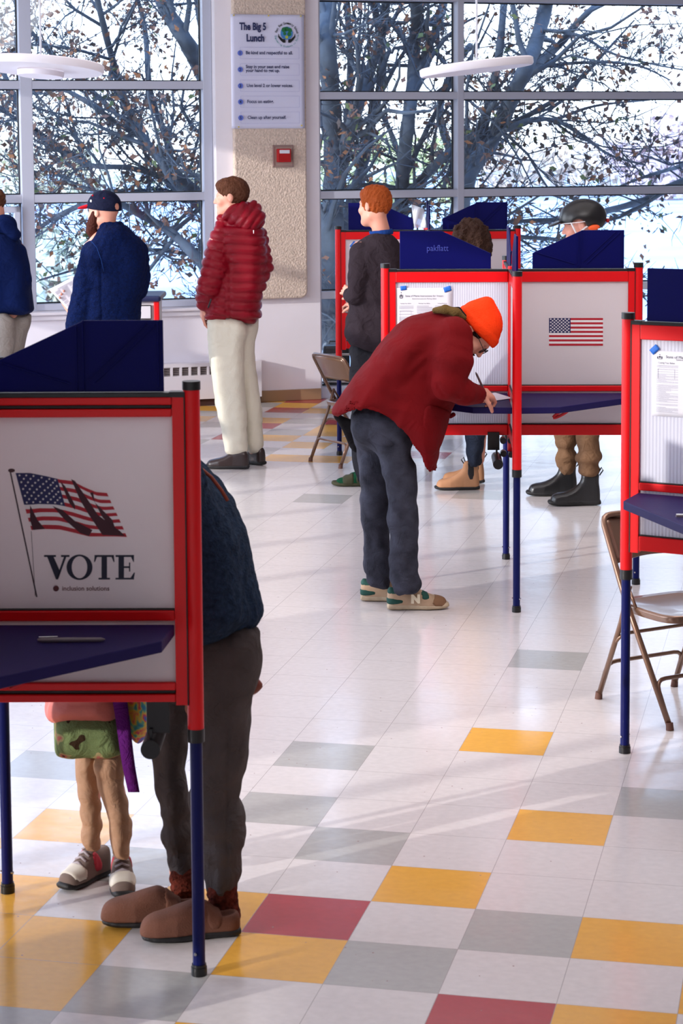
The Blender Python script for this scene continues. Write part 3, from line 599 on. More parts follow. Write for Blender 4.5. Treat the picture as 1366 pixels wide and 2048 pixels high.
# ---------------------------------------------------------------- instruction sheets and tape
def sheet(px, py, px2, py2, c, d, off, label, tapes, tl, title_px=None):
    """paper taped to a panel; (px,py) top-left, (px2,py2) bottom-right on the panel plane"""
    A = onpanel(px, py, c, d, off); B = onpanel(px2, py2, c, d, off); n = np.array([-d[1], d[0], 0])
    Wd = (B-A) @ d; Ht = A[2]-B[2]
    e = thing('instruction_sheet', label, 'paper', A*[1, 1, 0]+zh*B[2], 0, 'voter instruction sheets')
    def q(u, v, o=0.0): return A+d*u*Wd-zh*v*Ht-n*o
    MB().grid(lambda a, b: q(a, b, .0015*math.sin(a*5)*math.sin(b*4)+.001), 10, 12).build('sheet', PAPER, e, smooth=True, solid=.0006)
    tx = MB(); s = Wd/.42
    text_mb('State of Maine Instructions for Voters', q(.5, .105, .0035), d, zh, .0185*s, align='CENTER', mb=tx)
    text_mb('General Instructions for Marking a Ballot', q(.5, .135, .0035), d, zh, .011*s, align='CENTER', mb=tx)
    for cx_, head in ((.17, 'Casting Your Ballot'), (.5, 'Marking Your Ballot'), (.82, 'Voting Machines')): text_mb(head, q(cx_, .19, .0035), d, zh, .0105*s, align='CENTER', mb=tx)
    # coat of arms: a shield with two figures
    for (u, v, a, b) in ((.09, .09, .012, .016), (.065, .10, .006, .02), (.115, .10, .006, .02), (.09, .12, .03, .004), (.09, .055, .006, .008)):
        tx.add([q(u+a*math.cos(t)*1.0, v+b*math.sin(t), .0035) for t in np.linspace(0, 6.28, 10, endpoint=False)], [tuple(range(10))])
    tx.build('title_lettering', INK, e)
    rnd = random.Random(7); ln = MB()
    for (u0, u1) in ((.05, .31), (.37, .64), (.69, .95)):
        v = .215
        while v < .93:
            if rnd.random() < .12: v += .02
            L = u1-u0 if rnd.random() < .75 else (u1-u0)*rnd.uniform(.4, .8)
            ln.add([q(u0, v, .003), q(u0+L, v, .003), q(u0+L, v+.0045, .003), q(u0, v+.0045, .003)], [(0, 3, 2, 1)]); v += .0145
    for (u0, v0, u1, v1) in ((.07, .27, .27, .272), (.07, .42, .27, .422), (.07, .27, .074, .42), (.266, .27, .27, .42)): ln.add([q(u0, v0, .0032), q(u1, v0, .0032), q(u1, v1, .0032), q(u0, v1, .0032)], [(0, 3, 2, 1)])
    ln.build('printed_lines', INKL, e)
    for (x, y, sz, an), lb in zip(tapes, tl):
        p = onpanel(x, y, c, d, off+.004); sc_ = sz*p[1]/F_PX; ca, sa = math.cos(an), math.sin(an); u = d*ca+zh*sa; v = -d*sa+zh*ca
        o = MB().grid(lambda a, b: p+u*(a-.5)*sc_*1.25+v*(b-.5)*sc_*.85-n*(.0006*math.sin(a*5)), 4, 3).build('tape', TAPE, None, smooth=True, solid=.0006); settags(o, lb, 'tape', 'pieces of blue tape')
    return e
sheet(792, 576, 905, 742, c2_, -D2[2], .0075, 'white voter instruction sheet taped behind the man in the orange beanie', [(807, 576, 10, .1), (895, 578, 12, .3)], ['blue tape on the upper left corner of the sheet on the middle booth', 'blue tape on the upper right corner of the sheet on the middle booth'])
sheet(1305, 701, 1475, 842, c3_, -D3[2], .0075, 'white voter instruction sheet taped to the booth at the right edge', [(1309, 699, 15, .75)], ['blue tape holding the sheet on the booth at the right edge'])
sheet(699, 487, 800, 634, c4_, -D4[2], .0075, 'white voter instruction sheet on the farthest booth, mostly behind a man', [(707, 490, 11, .9)], ['blue tape on the farthest booth beside the ginger haired man'])

# pens and ballot
def pen(A, B, label, r=.0045, name='pen'):
    e = thing(name, label, 'pen', A); A = np.array(A, float); B = np.array(B, float); v = B-A
    MB().tube([A, A+v*.06, A+v*.5, A+v*.94, B], [r*.5, r, r, r*.9, r*.3], 10).build('barrel', mat('pen_grey', rgb(120, 112, 118), .35) if 'pen_grey' not in bpy.data.materials else bpy.data.materials['pen_grey'], e, smooth=True)
    MB().tube([A+v*.02+zh*r*1.2, A+v*.3+zh*r*1.3], [.0012, .0015], 6).build('clip', CHROME, e)
zs_ = .946
pen(ground(75, 1280, zs_+.006), ground(210, 1279, zs_+.006), 'pen lying on the desk of the nearest voting booth', .006)
pen(ground(1351, 1032, zs_+.006), ground(1420, 1034, zs_+.006), 'dark pen lying on the desk at the right edge')
A = [ground(x, y, zs_) for x, y in ((930, 797), (965, 806), (1026, 797), (990, 786))]
m = MB().grid(lambda a, b: A[0]*(1-a)*(1-b)+A[1]*a*(1-b)+A[2]*a*b+A[3]*(1-a)*b+zh*.002, 3, 3); o = m.build('ballot', PAPER, None, solid=.0008); settags(o, 'white ballot lying under the writing hand on the desk', 'paper')
# plastic sleeve on the far booth
q = at(838, 432, 14.3); rnd = random.Random(3)
m = MB().grid(lambda a, b: q+np.array([(a-.5)*.085+.02*(b-.5), .012*math.sin(a*7+b*5), (.5-b)*.16-.03*a*(1-b)]), 8, 12)
o = m.build('plastic_sleeve', mat('clear_plastic', rgb(226, 232, 240), .15, alpha=.65), None, smooth=True, solid=.001); settags(o, 'crinkled clear plastic sleeve standing on top of the farthest booth', 'plastic sleeve')

# ---------------------------------------------------------------- folding chairs
def folding_chair(base, face, label):
    f = np.array([face[0], face[1], 0.]); f /= np.linalg.norm(f); r = np.array([f[1], -f[0], 0.]); b = np.array([base[0], base[1], 0.])
    def q(x, y, z): return b+r*x+f*y+zh*z*.925
    e = thing('folding_chair', label, 'chair', b, 0, 'brown metal folding chairs')
    def arc(P, k=5):   # round the corners of a polyline
        out = [P[0]]
        for i in range(1, len(P)-1):
            a, c, d = P[i-1], P[i], P[i+1]; r_ = .045; u = (a-c)/np.linalg.norm(a-c); v = (d-c)/np.linalg.norm(d-c)
            for t in np.linspace(0, 1, k): out.append((c+u*r_)*(1-t)**2+c*2*t*(1-t)+(c+v*r_)*t*t)
        return out+[P[-1]]
    R = .0115
    P = [q(-.215, .25, .01), q(-.205, -.06, .50), q(-.195, -.215, .79), q(.195, -.215, .79), q(.205, -.06, .50), q(.215, .25, .01)]
    MB().tube(arc(P), R, 12).build('front_frame', BRONZE, e, smooth=True)
    for s in (-1, 1):
        MB().tube([q(s*.185, -.24, .01), q(s*.182, -.10, .36), q(s*.182, -.05, .52)], R*.95, 12).build('rear_leg', BRONZE, e, smooth=True)
        MB().tube([q(s*.187, -.05, .52), q(s*.187, .0, .44)], .006, 8).build('hinge_link', BRONZE, e, smooth=True)
    MB().tube(arc([q(-.184, -.225, .06), q(-.183, -.185, .17), q(.183, -.185, .17), q(.184, -.225, .06)]), .008, 10).build('rear_stretcher', BRONZE, e, smooth=True)
    MB().tube(arc([q(-.211, .215, .07), q(-.206, .15, .18), q(.206, .15, .18), q(.211, .215, .07)]), .008, 10).build('front_stretcher', BRONZE, e, smooth=True)
    MB().tube(arc([q(-.184, -.13, .27), q(-.183, -.10, .31), q(.183, -.10, .31), q(.184, -.13, .27)]), .007, 10).build('stretcher', BRONZE, e, smooth=True)
    # back panel, curved in plan
    def bk(a, c): 
        x = (a-.5)*.37; z = .605+c*.17+.012*math.sin(a*math.pi); y = -.06-.155*(z-.5)/.29-.03*math.cos((a-.5)*math.pi*.95)
        return q(x, y, z)
    MB().grid(bk, 14, 8).build('backrest', BRONZE, e, smooth=True, solid=.006)
    # seat pan with rolled edge
    out = []
    for i in range(40):
        a = 2*math.pi*i/40; n_ = 4.5; cx = abs(math.cos(a))**(2/n_)*math.copysign(1, math.cos(a)); sx = abs(math.sin(a))**(2/n_)*math.copysign(1, math.sin(a))
        out.append((.19*cx*(1+.04*sx), .195*sx+.05))
    V = []; rings = [(1.0, -.032), (1.015, -.012), (1.0, 0), (.9, -.004), (.6, -.012), (.25, -.016)]
    for s, z in rings: V += [q(x*s, (y-.05)*s+.05, .445+z+.02*((y*s)/.2)**2*.3) for x, y in out]
    Fs = [(k*40+i, k*40+(i+1) % 40, (k+1)*40+(i+1) % 40, (k+1)*40+i) for k in range(5) for i in range(40)]+[tuple(5*40+i for i in range(40))]
    MB().add(V, Fs).build('seat', BRONZE, e, smooth=True)
    for (x, y) in ((-.215, .25), (.215, .25), (-.185, -.24), (.185, -.24)): MB().tube([q(x, y, 0), q(x, y*.985, .03)], [.015, .0135], 12).build('foot_tip', RUBBER, e, smooth=True, auto=40)
g1, g2 = ground(617, 922), ground(685, 938); mid = (g1+g2)/2; fv = np.array([.83, .55]); fv = np.array([-(g2-g1)[1], (g2-g1)[0]]); fv /= np.linalg.norm(fv)
folding_chair(mid[:2]+fv*.24, fv, 'brown metal folding chair behind the man in the orange beanie')
ga, gb, gc = ground(1187, 1399), ground(1335, 1457), ground(1358, 1371); rv = (gc-ga)[:2]; fv = np.array([rv[1], -rv[0]]); fv /= np.linalg.norm(fv); mid = (ga+gc)[:2]/2
folding_chair(mid+fv*.24, fv, 'brown metal folding chair at the right edge behind the booth leg')

# ---------------------------------------------------------------- outside
gm = mat('pale_field', rgb(198, 210, 232), .9, var=.25, vscale=.25)  # pale blue-white ground with uneven tone
o = MB().add([(-60, 19.5, -.35), (90, 19.5, -.35), (120, 140, -.35), (-90, 140, -.35)], [(0, 1, 2, 3)]).build('lawn', gm); settags(o, kind='structure')
def tub(mb, P, Rr, n): mb.tube(P, Rr, n, caps=False)
def leafcl(mb, p, rnd, n, spread, size, nm):
    for _ in range(n):
        c = np.array(p)+np.array([rnd.gauss(0, spread), rnd.gauss(0, spread), rnd.gauss(0, spread)])
        a = np.array([rnd.gauss(0, 1) for _ in range(3)]); a /= np.linalg.norm(a); b = np.cross(a, [rnd.gauss(0, 1) for _ in range(3)]); b /= np.linalg.norm(b); s = size*rnd.uniform(.5, 1.2)
        cr = np.cross(a, b)*s*.15
        mb.add([c-a*s, c-a*s*.2+b*s*.55, c+a*s*.2+b*s*.25, c+a*s, c+a*s*.15-b*s*.3+cr, c-a*s*.3-b*s*.6], [(0, 1, 2, 3, 4, 5)], rnd.choices(range(4), weights=nm)[0])
BARK = mat('grey_bark', rgb(62, 70, 80), .9, bump=.8, bscale=14, var=.35, vscale=6)
LEAF = [mat('leaf_brown', rgb(104, 72, 58), .8), mat('leaf_rust', rgb(140, 90, 56), .8), mat('leaf_dark', rgb(66, 54, 50), .8), mat('leaf_green', rgb(84, 96, 56), .8)]
def tree(label, limbs, seed, leafw, leafn, twigs=1.0, spread=1.0):
    rnd = random.Random(seed); base = at(*limbs[0][0][0], limbs[0][1]); e = thing('tree', label, 'tree', (base[0], base[1], -.35), 0, 'bare autumn trees outside')
    br = MB(); lf = MB(); nodes = [0]; cap = [0]
    def grow(p, d, L, r, lev):
        if nodes[0] > cap[0]: return
        nodes[0] += 1
        n = 5 if lev < 2 else 3; P = [p]; dd = d.copy()
        for i in range(n):
            dd = dd+np.array([rnd.gauss(0, .22), rnd.gauss(0, .22), rnd.gauss(0, .22)])+zh*.04; dd /= np.linalg.norm(dd); P.append(P[-1]+dd*L/n)
        Rr = [r*(1-.75*i/n) for i in range(n+1)]; tub(br, P, Rr, 5 if lev < 2 else 3)
        if lev < 3:
            for i in range(1, n+1):
                for _ in range(2 if lev < 1 else (2 if rnd.random() < .6 else 1)):
                    v = (P[i]-P[i-1]); v /= np.linalg.norm(v); s = np.array([rnd.gauss(0, 1), rnd.gauss(0, .6), rnd.gauss(0, 1)]); nd = v*.8+s*.55*spread; nd /= np.linalg.norm(nd)
                    grow(P[i], nd, L*rnd.uniform(.38, .62), max(.0055, Rr[i]*.6), lev+1)
        if lev >= 2 and rnd.random() < leafn*.7: leafcl(lf, P[-1], rnd, rnd.randint(2, 5), .08, .046, leafw)
    for pts, Y, w0, w1, sub in limbs:
        P = []; N = 7*(len(pts)-1)
        for i in range(N+1):
            x = i/N*(len(pts)-1); k = min(int(x), len(pts)-2); f = x-k
            p0 = pts[max(k-1, 0)]; p1 = pts[k]; p2 = pts[k+1]; p3 = pts[min(k+2, len(pts)-1)]
            cr = [.5*((2*p1[j])+(-p0[j]+p2[j])*f+(2*p0[j]-5*p1[j]+4*p2[j]-p3[j])*f*f+(-p0[j]+3*p1[j]-3*p2[j]+p3[j])*f**3) for j in (0, 1)]
            P.append(at(cr[0], cr[1], Y+.5*math.sin(i*.35+w0)))
        Rr = [((w0+(w1-w0)*i/N)/2)*Y/F_PX*(1+.07*math.sin(i*1.7)) for i in range(N+1)]; tub(br, P, Rr, 9)
        for _ in range(sub):
            cap[0] = nodes[0]+24*twigs
            i = rnd.randint(1, N); v = P[i]-P[i-1]; v /= np.linalg.norm(v); s = np.array([rnd.gauss(0, 1), rnd.gauss(0, .5), rnd.gauss(0, 1)]); nd = v*.9+s*.6*spread; nd /= np.linalg.norm(nd)
            grow(P[i], nd, rnd.uniform(.8, 2.0), min(.035, Rr[i]*.55), 0)
    br.build('branches', BARK, e, smooth=True)
    if lf.v: lf.build('leaves', LEAF, e)
tree('broad grey tree whose limbs fan up and left across the left window', [
    ([(520, 760), (500, 560), (470, 300), (404, 140), (345, 40), (306, -30)], 22.0, 46, 26, 12),
    ([(500, 600), (440, 430), (330, 330), (265, 240), (225, 120), (190, -20)], 21.6, 24, 12, 16),
    ([(500, 640), (440, 470), (345, 360), (300, 290), (240, 250), (150, 190), (60, 150)], 21.3, 18, 8, 16),
    ([(440, 440), (360, 370), (330, 270), (300, 180), (290, 60), (270, -20)], 22.5, 16, 9, 14),
    ([(440, 400), (280, 340), (180, 330), (100, 290), (20, 230), (-60, 200)], 21.4, 13, 6, 16),
    ([(490, 640), (430, 560), (360, 480), (300, 440), (210, 400), (120, 430), (60, 470)], 21.2, 26, 7, 16),
    ([(470, 560), (420, 520), (300, 500), (200, 525), (80, 560)], 21.8, 12, 4, 12),
    ([(450, 300), (404, 60), (390, -30)], 23, 18, 12, 6),
    ([(180, 330), (60, 250), (0, 130), (-40, 60)], 22, 14, 8, 10),
    ([(300, 290), (160, 160), (60, 60), (20, -20)], 23, 12, 7, 12)], 5, (7, 2, 4, 1), .32, 2.2)
tree('tall dark multi-stemmed tree at the left of the right window', [
    ([(668, 800), (665, 600), (662, 480), (668, 350), (662, 200), (652, 60), (655, -30)], 20.8, 56, 30, 12),
    ([(666, 420), (690, 300), (725, 180), (760, 80), (775, -20)], 21.2, 32, 18, 12),
    ([(668, 560), (700, 420), (725, 330), (742, 250), (765, 130), (745, -10)], 21.8, 30, 14, 12),
    ([(664, 330), (640, 200), (600, 60), (590, -30)], 22, 20, 12, 6),
    ([(668, 340), (694, 240), (700, 120), (690, -20)], 22.4, 18, 10, 10)], 8, (6, 3, 3, 1), .22, 1.6)
tree('straight grey tree behind the white mullion of the right window', [
    ([(800, 800), (803, 600), (803, 420), (810, 300), (824, 180), (832, 60), (832, -30)], 21.0, 34, 22, 12),
    ([(808, 400), (835, 370), (875, 325), (920, 290), (955, 260), (990, 200)], 21.0, 24, 12, 6),
    ([(805, 330), (775, 250), (735, 180), (700, 120), (640, 20)], 21.6, 12, 6, 12),
    ([(826, 180), (850, 110), (880, 40), (895, -20)], 21.6, 20, 12, 8),
    ([(805, 500), (850, 470), (900, 460), (960, 470)], 21.5, 22, 8, 6)], 11, (7, 3, 3, 2), .22, 1.6)
tree('grey tree spreading up and to the right across the right window', [
    ([(890, 800), (895, 560), (915, 440), (937, 350), (985, 276), (1033, 175), (1070, 90), (1100, -20)], 20.6, 42, 28, 10),
    ([(920, 430), (940, 320), (959, 265), (993, 143), (1010, -20)], 21.2, 22, 14, 10),
    ([(1020, 200), (1065, 138), (1118, 90), (1160, 40), (1210, -5)], 20.9, 22, 10, 5),
    ([(985, 280), (1012, 260), (1065, 239), (1118, 244), (1171, 276), (1220, 310), (1290, 330)], 21, 14, 4, 8),
    ([(1085, 60), (1130, 65), (1171, 76), (1220, 105), (1290, 125), (1366, 140)], 20.9, 9, 3, 8),
    ([(1065, 135), (1170, 125), (1270, 130), (1340, 160)], 21.3, 8, 3, 6),
    ([(1110, 240), (1190, 212), (1300, 200)], 21.2, 8, 3, 4),
    ([(1420, 350), (1340, 375), (1290, 400), (1200, 425), (1120, 440), (1000, 445)], 20.7, 22, 5, 10),
    ([(1420, 300), (1366, 330), (1300, 350), (1240, 372)], 21, 12, 4, 8),
    ([(940, 90), (900, 150), (880, 230), (910, 330)], 22, 10, 18, 5),
    ([(930, 440), (1010, 470), (1120, 480), (1230, 500)], 21, 14, 4, 7)], 14, (6, 1, 4, 1), .3, 1.5, .8)
# pale hedges and bushes far off
def bush(px, py, Y, w, h, col, label, seed):
    rnd = random.Random(seed); b = at(px, py, Y); b[2] = -.35; s = Y/F_PX; e = thing('bush', label, 'bush', b, 0, 'bushes beyond the field')
    mb = MB(); 
    for k in range(26):
        cx, cy, cz = rnd.uniform(-.5, .5)*w*s, rnd.uniform(-.5, .5)*2, rnd.uniform(.15, 1)*h*s*(1-.3*abs(rnd.gauss(0, .5))); r = rnd.uniform(.10, .2)*h*s+.3
        for _ in range(70):
            v = np.array([rnd.gauss(0, 1) for _ in range(3)]); v /= np.linalg.norm(v); c = b+np.array([cx, cy, cz])+v*r*rnd.uniform(.7, 1); a = np.cross(v, [rnd.gauss(0, 1) for _ in range(3)]); a /= np.linalg.norm(a); d = np.cross(v, a); z = .10*r+.06
            mb.add([c-a*z, c+d*z, c+a*z, c-d*z], [(0, 1, 2, 3)], 0)
    mb.build('foliage', mat(label[:18].replace(' ', '_'), col, .9), e)
    MB().tube([b, b+zh*h*s*.6], [.12, .04], 6).build('stem', BARK, e)
bush(200, 350, 80, 420, 110, rgb(226, 220, 190), 'pale straw coloured bushes beyond the field, at left', 1)
bush(770, 330, 76, 300, 130, rgb(226, 226, 170), 'yellow green bushes beyond the field, behind the dark trunks', 2)
bush(1120, 330, 84, 330, 110, rgb(228, 212, 196), 'pale tan bushes beyond the field, behind the open branches', 3)
bush(1340, 330, 80, 200, 150, rgb(212, 190, 190), 'pinkish bushes beyond the field, at right', 4)
bush(120, 560, 33, 160, 110, rgb(214, 216, 196), 'low pale green bush on the lawn outside the left window', 5)
bush(700, 560, 30, 120, 170, rgb(60, 84, 84), 'dark green bush outside the tall right window', 6)
# ---------------------------------------------------------------- soft forms (people, clothes, shoes): distance fields turned into one smooth mesh
def chaikin(P, n=2):
    P = np.array(P, float)
    for _ in range(n):
        Q = np.roll(P, -1, 0); P = np.stack([P*.75+Q*.25, P*.25+Q*.75], 1).reshape(-1, 2)
    return P
def sd_poly(X, Z, P):
    X, Z = np.broadcast_arrays(X, Z); A = P; B = np.roll(P, -1, 0); d2 = np.full(X.shape, 1e9); ins = np.zeros(X.shape, bool)
    for (ax, az), (bx, bz) in zip(A, B):
        ex, ez = bx-ax, bz-az; L = ex*ex+ez*ez+1e-12
        t = np.clip(((X-ax)*ex+(Z-az)*ez)/L, 0, 1); d2 = np.minimum(d2, (X-ax-t*ex)**2+(Z-az-t*ez)**2)
        c = ((az > Z) != (bz > Z)); ins ^= c & (X < ex*(Z-az)/(ez if abs(ez) > 1e-12 else 1e-12)+ax)
    d = np.sqrt(d2); return np.where(ins, -d, d)
class SDF:
    def __init__(s, vox=.01): s.vox = vox; s.ops = []
    def cone(s, a, b, ra, rb, sc=(1, 1, 1), k=.02, op='u'):
        sc = np.array(sc, float); a = np.array(a, float); b = np.array(b, float); R = max(ra, rb)*sc
        lo = np.minimum(a, b)-R; hi = np.maximum(a, b)+R
        def f(X, Y, Z):
            A = a/sc; B = b/sc; x, y, z = X/sc[0]-A[0], Y/sc[1]-A[1], Z/sc[2]-A[2]; e = B-A; L = e @ e+1e-12
            t = np.clip((x*e[0]+y*e[1]+z*e[2])/L, 0, 1); return np.sqrt((x-t*e[0])**2+(y-t*e[1])**2+(z-t*e[2])**2)-(ra+(rb-ra)*t)
        s.ops.append((op, f, lo, hi, k)); return s
    def chain(s, P, R, **kw):
        for i in range(len(P)-1): s.cone(P[i], P[i+1], R[i], R[i+1], **kw)
        return s
    def ell(s, c, r, ax=None, k=.02, op='u'):
        c = np.array(c, float); r = np.array(r, float); ax = np.eye(3) if ax is None else np.array(ax, float); R = max(r)
        def f(X, Y, Z):
            x, y, z = X-c[0], Y-c[1], Z-c[2]; q = [(x*ax[i][0]+y*ax[i][1]+z*ax[i][2])/r[i] for i in range(3)]
            k0 = np.sqrt(q[0]**2+q[1]**2+q[2]**2)+1e-9; k1 = np.sqrt((q[0]/r[0])**2+(q[1]/r[1])**2+(q[2]/r[2])**2)+1e-9; return k0*(k0-1)/k1
        s.ops.append((op, f, c-R, c+R, k)); return s
    def poly(s, P, Y0, W, D, k=.02, op='u', sx=0.0, sz=0.0, e=2.0, smooth=2):
        # silhouette in the x-z plane at depth Y0, half thickness W, rounding depth D
        P = chaikin(P, smooth); xm, zm = P.mean(0); lo = np.array([P[:, 0].min(), 0, P[:, 1].min()]); hi = np.array([P[:, 0].max(), 0, P[:, 1].max()])
        Wm = W if np.isscalar(W) else .3; tl = abs(sx)*(hi[0]-lo[0])+abs(sz)*(hi[2]-lo[2]); lo[1] = Y0-Wm-tl; hi[1] = Y0+Wm+tl
        def f(X, Y, Z):
            x2, z2 = X[:, :1, :], Z[:, :1, :]; sd = sd_poly(x2, z2, P); u = np.clip(1+sd/D, 0, None); Ww = W if np.isscalar(W) else W(x2, z2)
            yc = Y0+sx*(x2-xm)+sz*(z2-zm); return ((u**e+(np.abs(Y-yc)/Ww)**e)**(1/e)-1)*np.minimum(D, Ww)
        s.ops.append((op, f, lo, hi, k)); return s
    def half(s, p, n, k=.004):      # keep the side the normal points away from
        p = np.array(p, float); n = np.array(n, float); n /= np.linalg.norm(n)
        s.ops.append(('i', lambda X, Y, Z: (X-p[0])*n[0]+(Y-p[1])*n[1]+(Z-p[2])*n[2], None, None, k)); return s
    def prismcut(s, P, axis=1, smooth=1):    # keep only what projects inside the outline
        P = chaikin(P, smooth)
        def f(X, Y, Z):
            if axis == 1: return sd_poly(X[:, :1, :], Z[:, :1, :], P)+Y*0
            if axis == 0: return sd_poly(Y[:1], Z[:1], P)+X*0
            return sd_poly(X[:, :, :1], Y[:, :, :1], P)+Z*0
        s.ops.append(('i', f, None, None, .002)); return s
    def mesh(s, grow=0.0):
        v = s.vox; lo = np.min([o[2] for o in s.ops if o[0] == 'u'], 0)-3*v-grow-.01; hi = np.max([o[3] for o in s.ops if o[0] == 'u'], 0)+3*v+grow+.01
        n = np.ceil((hi-lo)/v).astype(int)+1; ax = [lo[i]+v*np.arange(n[i]) for i in range(3)]; G = np.full(n, .3, np.float32)
        for op, f, l, h, k in s.ops:
            if l is None: i0 = np.zeros(3, int); i1 = n.copy()
            else: i0 = np.clip(((l-lo-k-grow-3*v)/v).astype(int), 0, n-1); i1 = np.clip(((h-lo+k+grow+3*v)/v).astype(int)+2, 1, n)
            sl = tuple(slice(a, b) for a, b in zip(i0, i1)); X, Y, Z = np.meshgrid(*[ax[i][sl[i]] for i in range(3)], indexing='ij', sparse=True)
            d = f(X, Y, Z); g = G[sl]; d = np.broadcast_to(d, g.shape)
            if op == 'u': hh = np.maximum(k-np.abs(g-d), 0)/k; G[sl] = np.minimum(g, d)-hh*hh*k*.25
            elif op == 's': G[sl] = np.maximum(g, -d)
            elif op == 'ss': hh = np.maximum(k-np.abs(g+d), 0)/k; G[sl] = np.maximum(g, -d)+hh*hh*k*.25
            else: G[sl] = np.maximum(g, d+grow)
        G = G-grow
        G[0] = G[-1] = .1; G[:, 0] = G[:, -1] = .1; G[:, :, 0] = G[:, :, -1] = .1
        ins = G < 0; c = tuple(k-1 for k in n)
        acc = np.zeros(c+(3,), np.float32); cnt = np.zeros(c, np.float32)
        offs = [(0, 0), (0, 1), (1, 0), (1, 1)]; edges = []
        for a in range(3):
            b1, b2 = [q for q in range(3) if q != a]
            s0 = [slice(None)]*3; s1 = [slice(None)]*3; s0[a] = slice(0, -1); s1[a] = slice(1, None)
            g0, g1 = G[tuple(s0)], G[tuple(s1)]; cr = (g0 < 0) != (g1 < 0); idx = np.argwhere(cr); t = (g0/(g0-g1+1e-20))[cr]
            pos = idx.astype(np.float32); pos[:, a] += t; edges.append((a, b1, b2, idx, g0[cr] < 0))
            for o1, o2 in offs:
                ci = idx.copy(); ci[:, b1] -= o1; ci[:, b2] -= o2; ok = (ci[:, b1] >= 0) & (ci[:, b2] >= 0) & (ci[:, b1] < c[b1]) & (ci[:, b2] < c[b2])
                np.add.at(acc, tuple(ci[ok].T), pos[ok]); np.add.at(cnt, tuple(ci[ok].T), 1)
        m = cnt > 0; ids = np.full(c, -1, np.int64); ids[m] = np.arange(m.sum()); V = acc[m]/cnt[m][:, None]*v+lo; F = []
        for a, b1, b2, idx, inside in edges:
            ok = (idx[:, b1] > 0) & (idx[:, b2] > 0) & (idx[:, b1] < c[b1]) & (idx[:, b2] < c[b2]); idx = idx[ok]; inside = inside[ok]; q = []
            for o1, o2 in ((0, 0), (1, 0), (1, 1), (0, 1)): ci = idx.copy(); ci[:, b1] -= o1; ci[:, b2] -= o2; q.append(ids[tuple(ci.T)])
            q = np.stack(q, 1); flip = inside if a != 1 else ~inside; q[~flip] = q[~flip][:, ::-1]; F.append(q)
        F = np.concatenate(F); F = F[(F >= 0).all(1)][:, ::-1]
        F = F[:, ::-1]
        return V.astype(float), F
def normals(V, F):
    n = np.cross(V[F[:, 2]]-V[F[:, 0]], V[F[:, 3]]-V[F[:, 1]]); N = np.zeros_like(V)
    for i in range(4): np.add.at(N, F[:, i], n)
    return N/(np.linalg.norm(N, axis=1)[:, None]+1e-12)
def folds(amp, freq, st=(1, 1, 1), seed=0, sharp=1.6):
    rnd = np.random.RandomState(seed); W_s = rnd.normal(size=(7, 3))*np.array(st)*freq; ph = rnd.uniform(0, 6.28, 7); W2 = rnd.normal(size=(7, 3))*freq*.35; ph2 = rnd.uniform(0, 6.28, 7)
    def f(V, N):
        s = 0
        for i in range(7): s = s+np.sin(V @ W_s[i]+ph[i]+1.6*np.sin(V @ W2[i]+ph2[i]))
        s = s/7**.5; return amp*(np.sign(s)*np.abs(s)**(1/sharp))
    return f
def soft(sdf, name, m, parent=None, disp=None, grow=0.0, xf=None, smooth_it=0, extra=None):
    V, F = sdf.mesh(grow) if not isinstance(sdf, tuple) else sdf
    if disp:
        N = normals(V, F)
        for d in (disp if isinstance(disp, list) else [disp]): V = V+N*np.asarray(d(V, N))[:, None]
    if xf is not None: V = xf(V)
    b = MB(); b.v = V; b.f = F.tolist()
    if extra:
        V2, F2 = extra; b.v = np.concatenate([V, V2]); b.f += (F2+len(V)).tolist()
    b.m = [0]*len(b.f); return b.build(name, m, parent, smooth=True)

